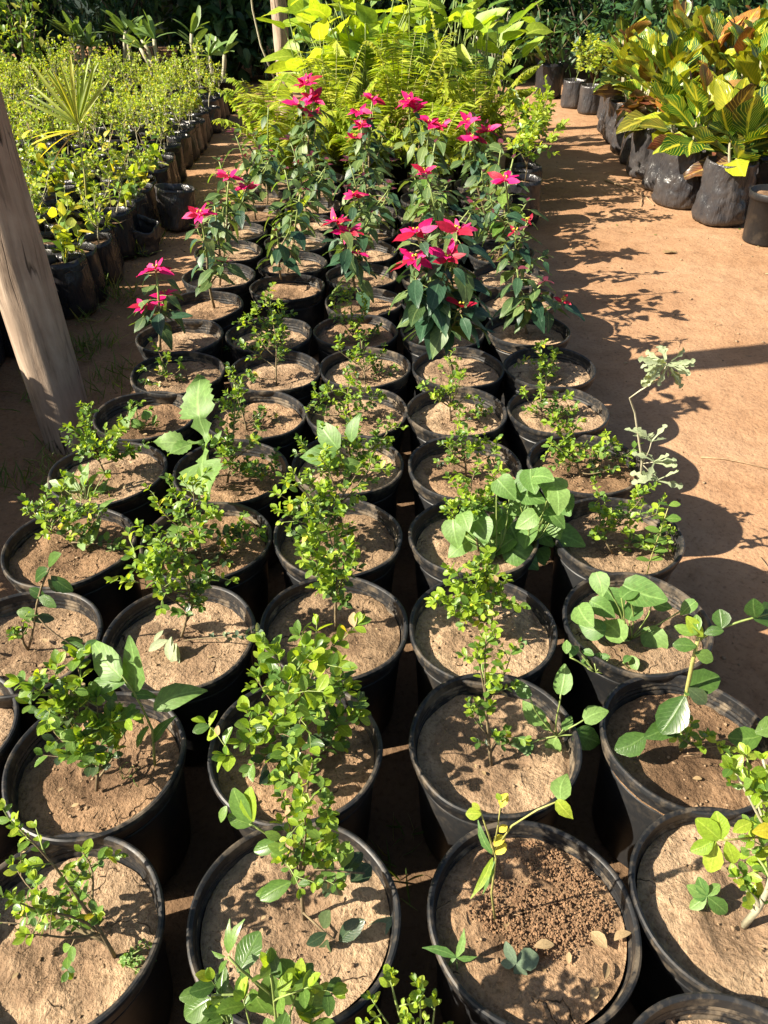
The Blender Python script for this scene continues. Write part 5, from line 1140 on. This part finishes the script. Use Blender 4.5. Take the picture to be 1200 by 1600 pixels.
# ------------------------------------------------------------------ shaded background: shrubs, trees, shade net
def bush(X, Y, rx, ry, h, n, L, label, seed, mats, shape='ovate', name='background_shrub', z0=.05, grp='shrubs in the shade behind the nursery beds'):
    r = random.Random(seed); root = thing(name, label, 'shrub', (X, Y, 0), grp); st = MB(); b = MB()
    ends = []
    for i in range(12):
        a = r.uniform(0, TAU); q = math.sqrt(r.random()); e = Vector((X+math.cos(a)*rx*q, Y+math.sin(a)*ry*q, h*r.uniform(.45, 1))); P0 = curve((X+r.uniform(-.1, .1), Y+r.uniform(-.1, .1), 0), e, 7, .06, r, .1); ends.append(P0); st.tube(P0, [.02, .018, .015, .012, .01, .008, .005], MAT['stem_dark'], 5)
    for i in range(n):
        c = pt(r.choice(ends), r.uniform(.2, 1.0)**.8) + Vector((r.gauss(0, rx*.16), r.gauss(0, ry*.16), r.gauss(0, h*.09)))
        c.z = max(z0, c.z); V, F, UV = larr(shape, r.randrange(4), 1); A = np.array(lmatrix(c, rdir(r)+UP*-.2, UP+rdir(r)*.6, L*r.uniform(.6, 1.25), None or 0, 1.0)); b.add(V @ A[:3, :3].T + A[:3, 3], F, MAT[r.choice(mats)], UV)
    st.build('stem', root, None, True, root.location); b.build('foliage', root, None, True, root.location, kind='stuff')
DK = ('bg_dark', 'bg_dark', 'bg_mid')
bl = [(-5.6, 10.2, 'sunlit-topped'), (-4.4, 11.0, 'deep-shaded'), (-3.2, 10.8, 'long-leaved'), (-2.0, 11.2, 'dense'), (-.8, 11.0, 'low'), (.5, 11.3, 'broad'), (1.6, 11.2, 'drooping'), (2.7, 10.9, 'slender-stemmed'), (3.9, 10.6, 'thick'), (5.1, 10.3, 'spreading')]
for i, (x, y, ad) in enumerate(bl):
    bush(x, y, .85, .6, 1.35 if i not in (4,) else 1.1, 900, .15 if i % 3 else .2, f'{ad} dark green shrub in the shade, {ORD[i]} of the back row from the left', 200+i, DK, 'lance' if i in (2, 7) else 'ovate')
for i, x in enumerate((-6.5, -5, -3.6, -2.4, -1.2, 0, 1.2, 2.4, 3.6, 5.0, 6.4)):
    bush(x, 12.6+.3*(i % 2), .9, .6, 1.9, 700, .2, f'tall shaded shrub dimly seen behind the back row, {ORD[i]} across', 240+i, DK)
bush(-3.55, 8.9, .42, .4, 1.15, 700, .075, 'sun-tipped yellowish shrub at the far left corner', 290, ('yg_small', 'box_mid', 'box_mature'), 'ovate', grp=None)
bush(1.3, 10.9, .5, .35, .55, 500, .12, 'low grey-green shrub in shade beyond the path end', 291, ('bg_mid', 'bg_dark'), 'lance', grp=None)
for i, (x, y, h) in enumerate(((3.1, 8.9, 1.2), (4.0, 8.6, 1.3), (2.6, 9.8, 1.2), (4.6, 9.6, 1.4), (3.5, 9.9, 1.3))):
    bush(x, y, .5, .45, h, 700, .13, ['dark shrub close behind the farthest crotons', 'dark shrub behind the croton block, outermost', 'dark shrub between path end and crotons', 'dark shrub deep behind the croton block', 'dark shrub in the gap behind the crotons'][i], 320+i, DK, 'ovate', grp='dark shrubs behind the crotons')
for i, (x, y) in enumerate(((-1.25, 10.6), (-.75, 10.4), (-1.0, 11.0))):
    bush(x, y, .28, .25, .5, 300, .10, ['low bluish shaded shrub left of the far post', 'low bluish shaded shrub directly behind the far post', 'low bluish shaded shrub farthest behind the far post'][i], 295+i, ('bg_mid', 'weed_grey', 'bg_dark'), 'lance', grp='low bluish shrubs behind the far post')

def tree(X, Y, h, cr, label, seed, nleaf=2600, L=.2, cz=None):
    r = random.Random(seed); root = thing('shade_tree', label, 'tree', (X, Y, 0), 'trees shading the back of the nursery'); tr = MB(); b = MB()
    top = Vector((X+r.uniform(-.3, .3), Y+r.uniform(-.2, .2), h*.6)); P0 = curve((X, Y, -.05), top, 8, .04, r); tr.tube(P0, [.13*(1-.5*i/7) for i in range(8)], MAT['stem_dark'], 10)
    ends = []
    for i in range(11):
        a = TAU*i/11+r.uniform(-.3, .3); q = cr*r.uniform(.4, .95); e = Vector((X+math.cos(a)*q, Y+math.sin(a)*q, h*r.uniform(.55, 1.0))); B = curve(pt(P0, r.uniform(.55, 1)), e, 7, .08, r, .08); ends.append(B); tr.tube(B, [.05, .045, .04, .03, .022, .015, .008], MAT['stem_dark'], 6)
    for i in range(nleaf):
        c = pt(r.choice(ends), r.uniform(.3, 1.0))+Vector((r.gauss(0, cr*.2), r.gauss(0, cr*.2), r.gauss(0, h*.07))); V, F, UV = larr('ovate', r.randrange(4), 1)
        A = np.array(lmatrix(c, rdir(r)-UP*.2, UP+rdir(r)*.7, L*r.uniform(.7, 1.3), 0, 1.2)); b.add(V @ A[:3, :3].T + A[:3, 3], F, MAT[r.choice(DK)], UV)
    tr.build('trunk', root, None, True, root.location); b.build('crown', root, None, True, root.location, kind='stuff')
for i, (x, y, h, c) in enumerate(((-9.0, 9.6, 5.6, 2.0), (-6.6, 10.4, 5.4, 1.9), (-4.2, 11.4, 5.2, 1.9), (-8, 12.6, 6.4, 2.2), (-1.6, 11.9, 5.2, 1.9), (-5.2, 13.6, 6.5, 2.2), (.9, 12.0, 5.0, 1.9), (3.3, 11.9, 5.0, 1.9), (5.8, 11.6, 5.2, 1.9), (-2.2, 14, 6, 2.2))):
    tree(x, y, h, c, f'dark shade tree, {ORD[i]} of those behind the nursery', 400+i)
nb = MB(); nxs = 60
NV = []
for i in range(nxs+1):
    for j in range(8):
        x = -11+22*i/nxs; z = 3.0*j/7; NV.append((x, 15.2+.12*noise.noise(Vector((x*.8, z*.6, 2))), z))
nb.add(NV, [[i*8+j, (i+1)*8+j, (i+1)*8+j+1, i*8+j+1] for i in range(nxs) for j in range(7)], MAT['net'])
no = thing('shade_net_fence', 'dark teal shade net fence behind the trees', 'fence', (0, 15.2, 0)); nb.build('net', no, None, True, (0, 15.2, 0))
for i in range(8):
    pb = MB(); pb.tube([Vector((-10.5+3*i, 15.32, -.1)), Vector((-10.5+3*i, 15.32, 3.1))], .05, MAT['stem_dark'], 8); pb.build('post', no, None, True, (0, 15.2, 0))

# ------------------------------------------------------------------ small things on the ground
def twig(pts, rad, label):
    b = MB(); P = [at(px, py, z=0) for px, py in pts]; P = [Vector((q.x, q.y, gz(q.x, q.y)+rad)) for q in P]; b.tube(P, [rad*(1-.6*i/(len(P)-1)) for i in range(len(P))], MAT['twig'], 6); tag(b.build('twig'), label, 'twig', 'dry twigs on the path')
twig([(945,283),(968,290),(990,298),(1008,308),(1022,320)], .008, 'dry bent twig lying before the croton bags')
twig([(1003,300),(1003,312),(1001,322)], .006, 'short forked twig end touching the bent twig')
twig([(1095,715),(1130,716),(1165,722),(1200,732)], .004, 'thin straw on the path at the picture edge')
twig([(965,790),(985,805),(998,815),(1010,822)], .003, 'small straw in the pots\' shadow on the path')
twig([(60,720),(85,740),(105,752)], .004, 'pale straw on shaded ground beside the leaning post')
p = Plant(random.Random(31)); 
fl = obj('fallen_leaf', lmesh('ovate', 1, 'dry')); q = at(1035, 394, z=.006); fl.matrix_basis = lmatrix(q, Vector((1, .1, .05)), UP, .09); tag(fl, 'yellowed fallen leaf on the sandy path near the corner pot', 'leaf')
# grass and weeds on the ground by the post
gbm = MB(); rg = random.Random(17)
def tuft(c, n, h):
    for i in range(n):
        b0 = c+Vector((rg.gauss(0, .05), rg.gauss(0, .05), 0)); d = Vector((rg.gauss(0, .8), rg.gauss(0, .8), 1)).normalized(); V, F, UV = larr('lance', rg.randrange(4), 1)
        A = np.array(lmatrix(b0, d, rdir(rg), h*rg.uniform(.5, 1.2), 0, .28)); gbm.add(V @ A[:3, :3].T + A[:3, 3], F, MAT['grass'], UV)
for c, n, h in (((150,545),50,.10),((185,590),45,.09),((135,500),30,.12),((95,730),30,.08),((75,700),22,.09),((170,610),30,.07),((655,1340),25,.07),((445,300),20,.08),((810,180),50,.10),((840,175),40,.10),((825,300),20,.06),((300,330),20,.1),((215,400),40,.12),((165,460),40,.12),((120,560),40,.1),((60,620),40,.1),((40,760),40,.1),((190,470),40,.1),((240,380),30,.1),((110,620),30,.08)): tuft(at(*c, z=0), n, h)
o = gbm.build('grass', kind='stuff'); o['label'] = 'thin tufts of grass and weeds on bare earth'; o['category'] = 'grass'

# dry litter trodden into the path
lb = MB(); rq = random.Random(91)
for i in range(420):
    x = rq.uniform(.8, 3.0) if rq.random() < .72 else rq.uniform(-1.5, -.95); y = rq.uniform(.9, 9.5); c = Vector((x, y, gz(x, y)+.003)); a = rq.uniform(0, TAU); d = Vector((math.cos(a), math.sin(a), rq.uniform(-.02, .12)))
    if rq.random() < .5: lb.tube([c, c+d*rq.uniform(.012, .05)+Vector((0, 0, .002)), c+d*rq.uniform(.05, .09)], rq.uniform(.0006, .0013), MAT['twig'], 4)
    else:
        V_, F_, U_ = larr(rq.choice(('box', 'ovate')), rq.randrange(4)); A_ = np.array(lmatrix(c, d, UP+rdir(rq)*.3, rq.uniform(.008, .028))); lb.add(V_ @ A_[:3, :3].T + A_[:3, 3], F_, MAT['dry' if rq.random() < .8 else 'grass'], U_)
o = lb.build('litter', kind='stuff'); o['label'] = 'bits of straw and dead leaf strewn on bare earth'; o['category'] = 'litter'
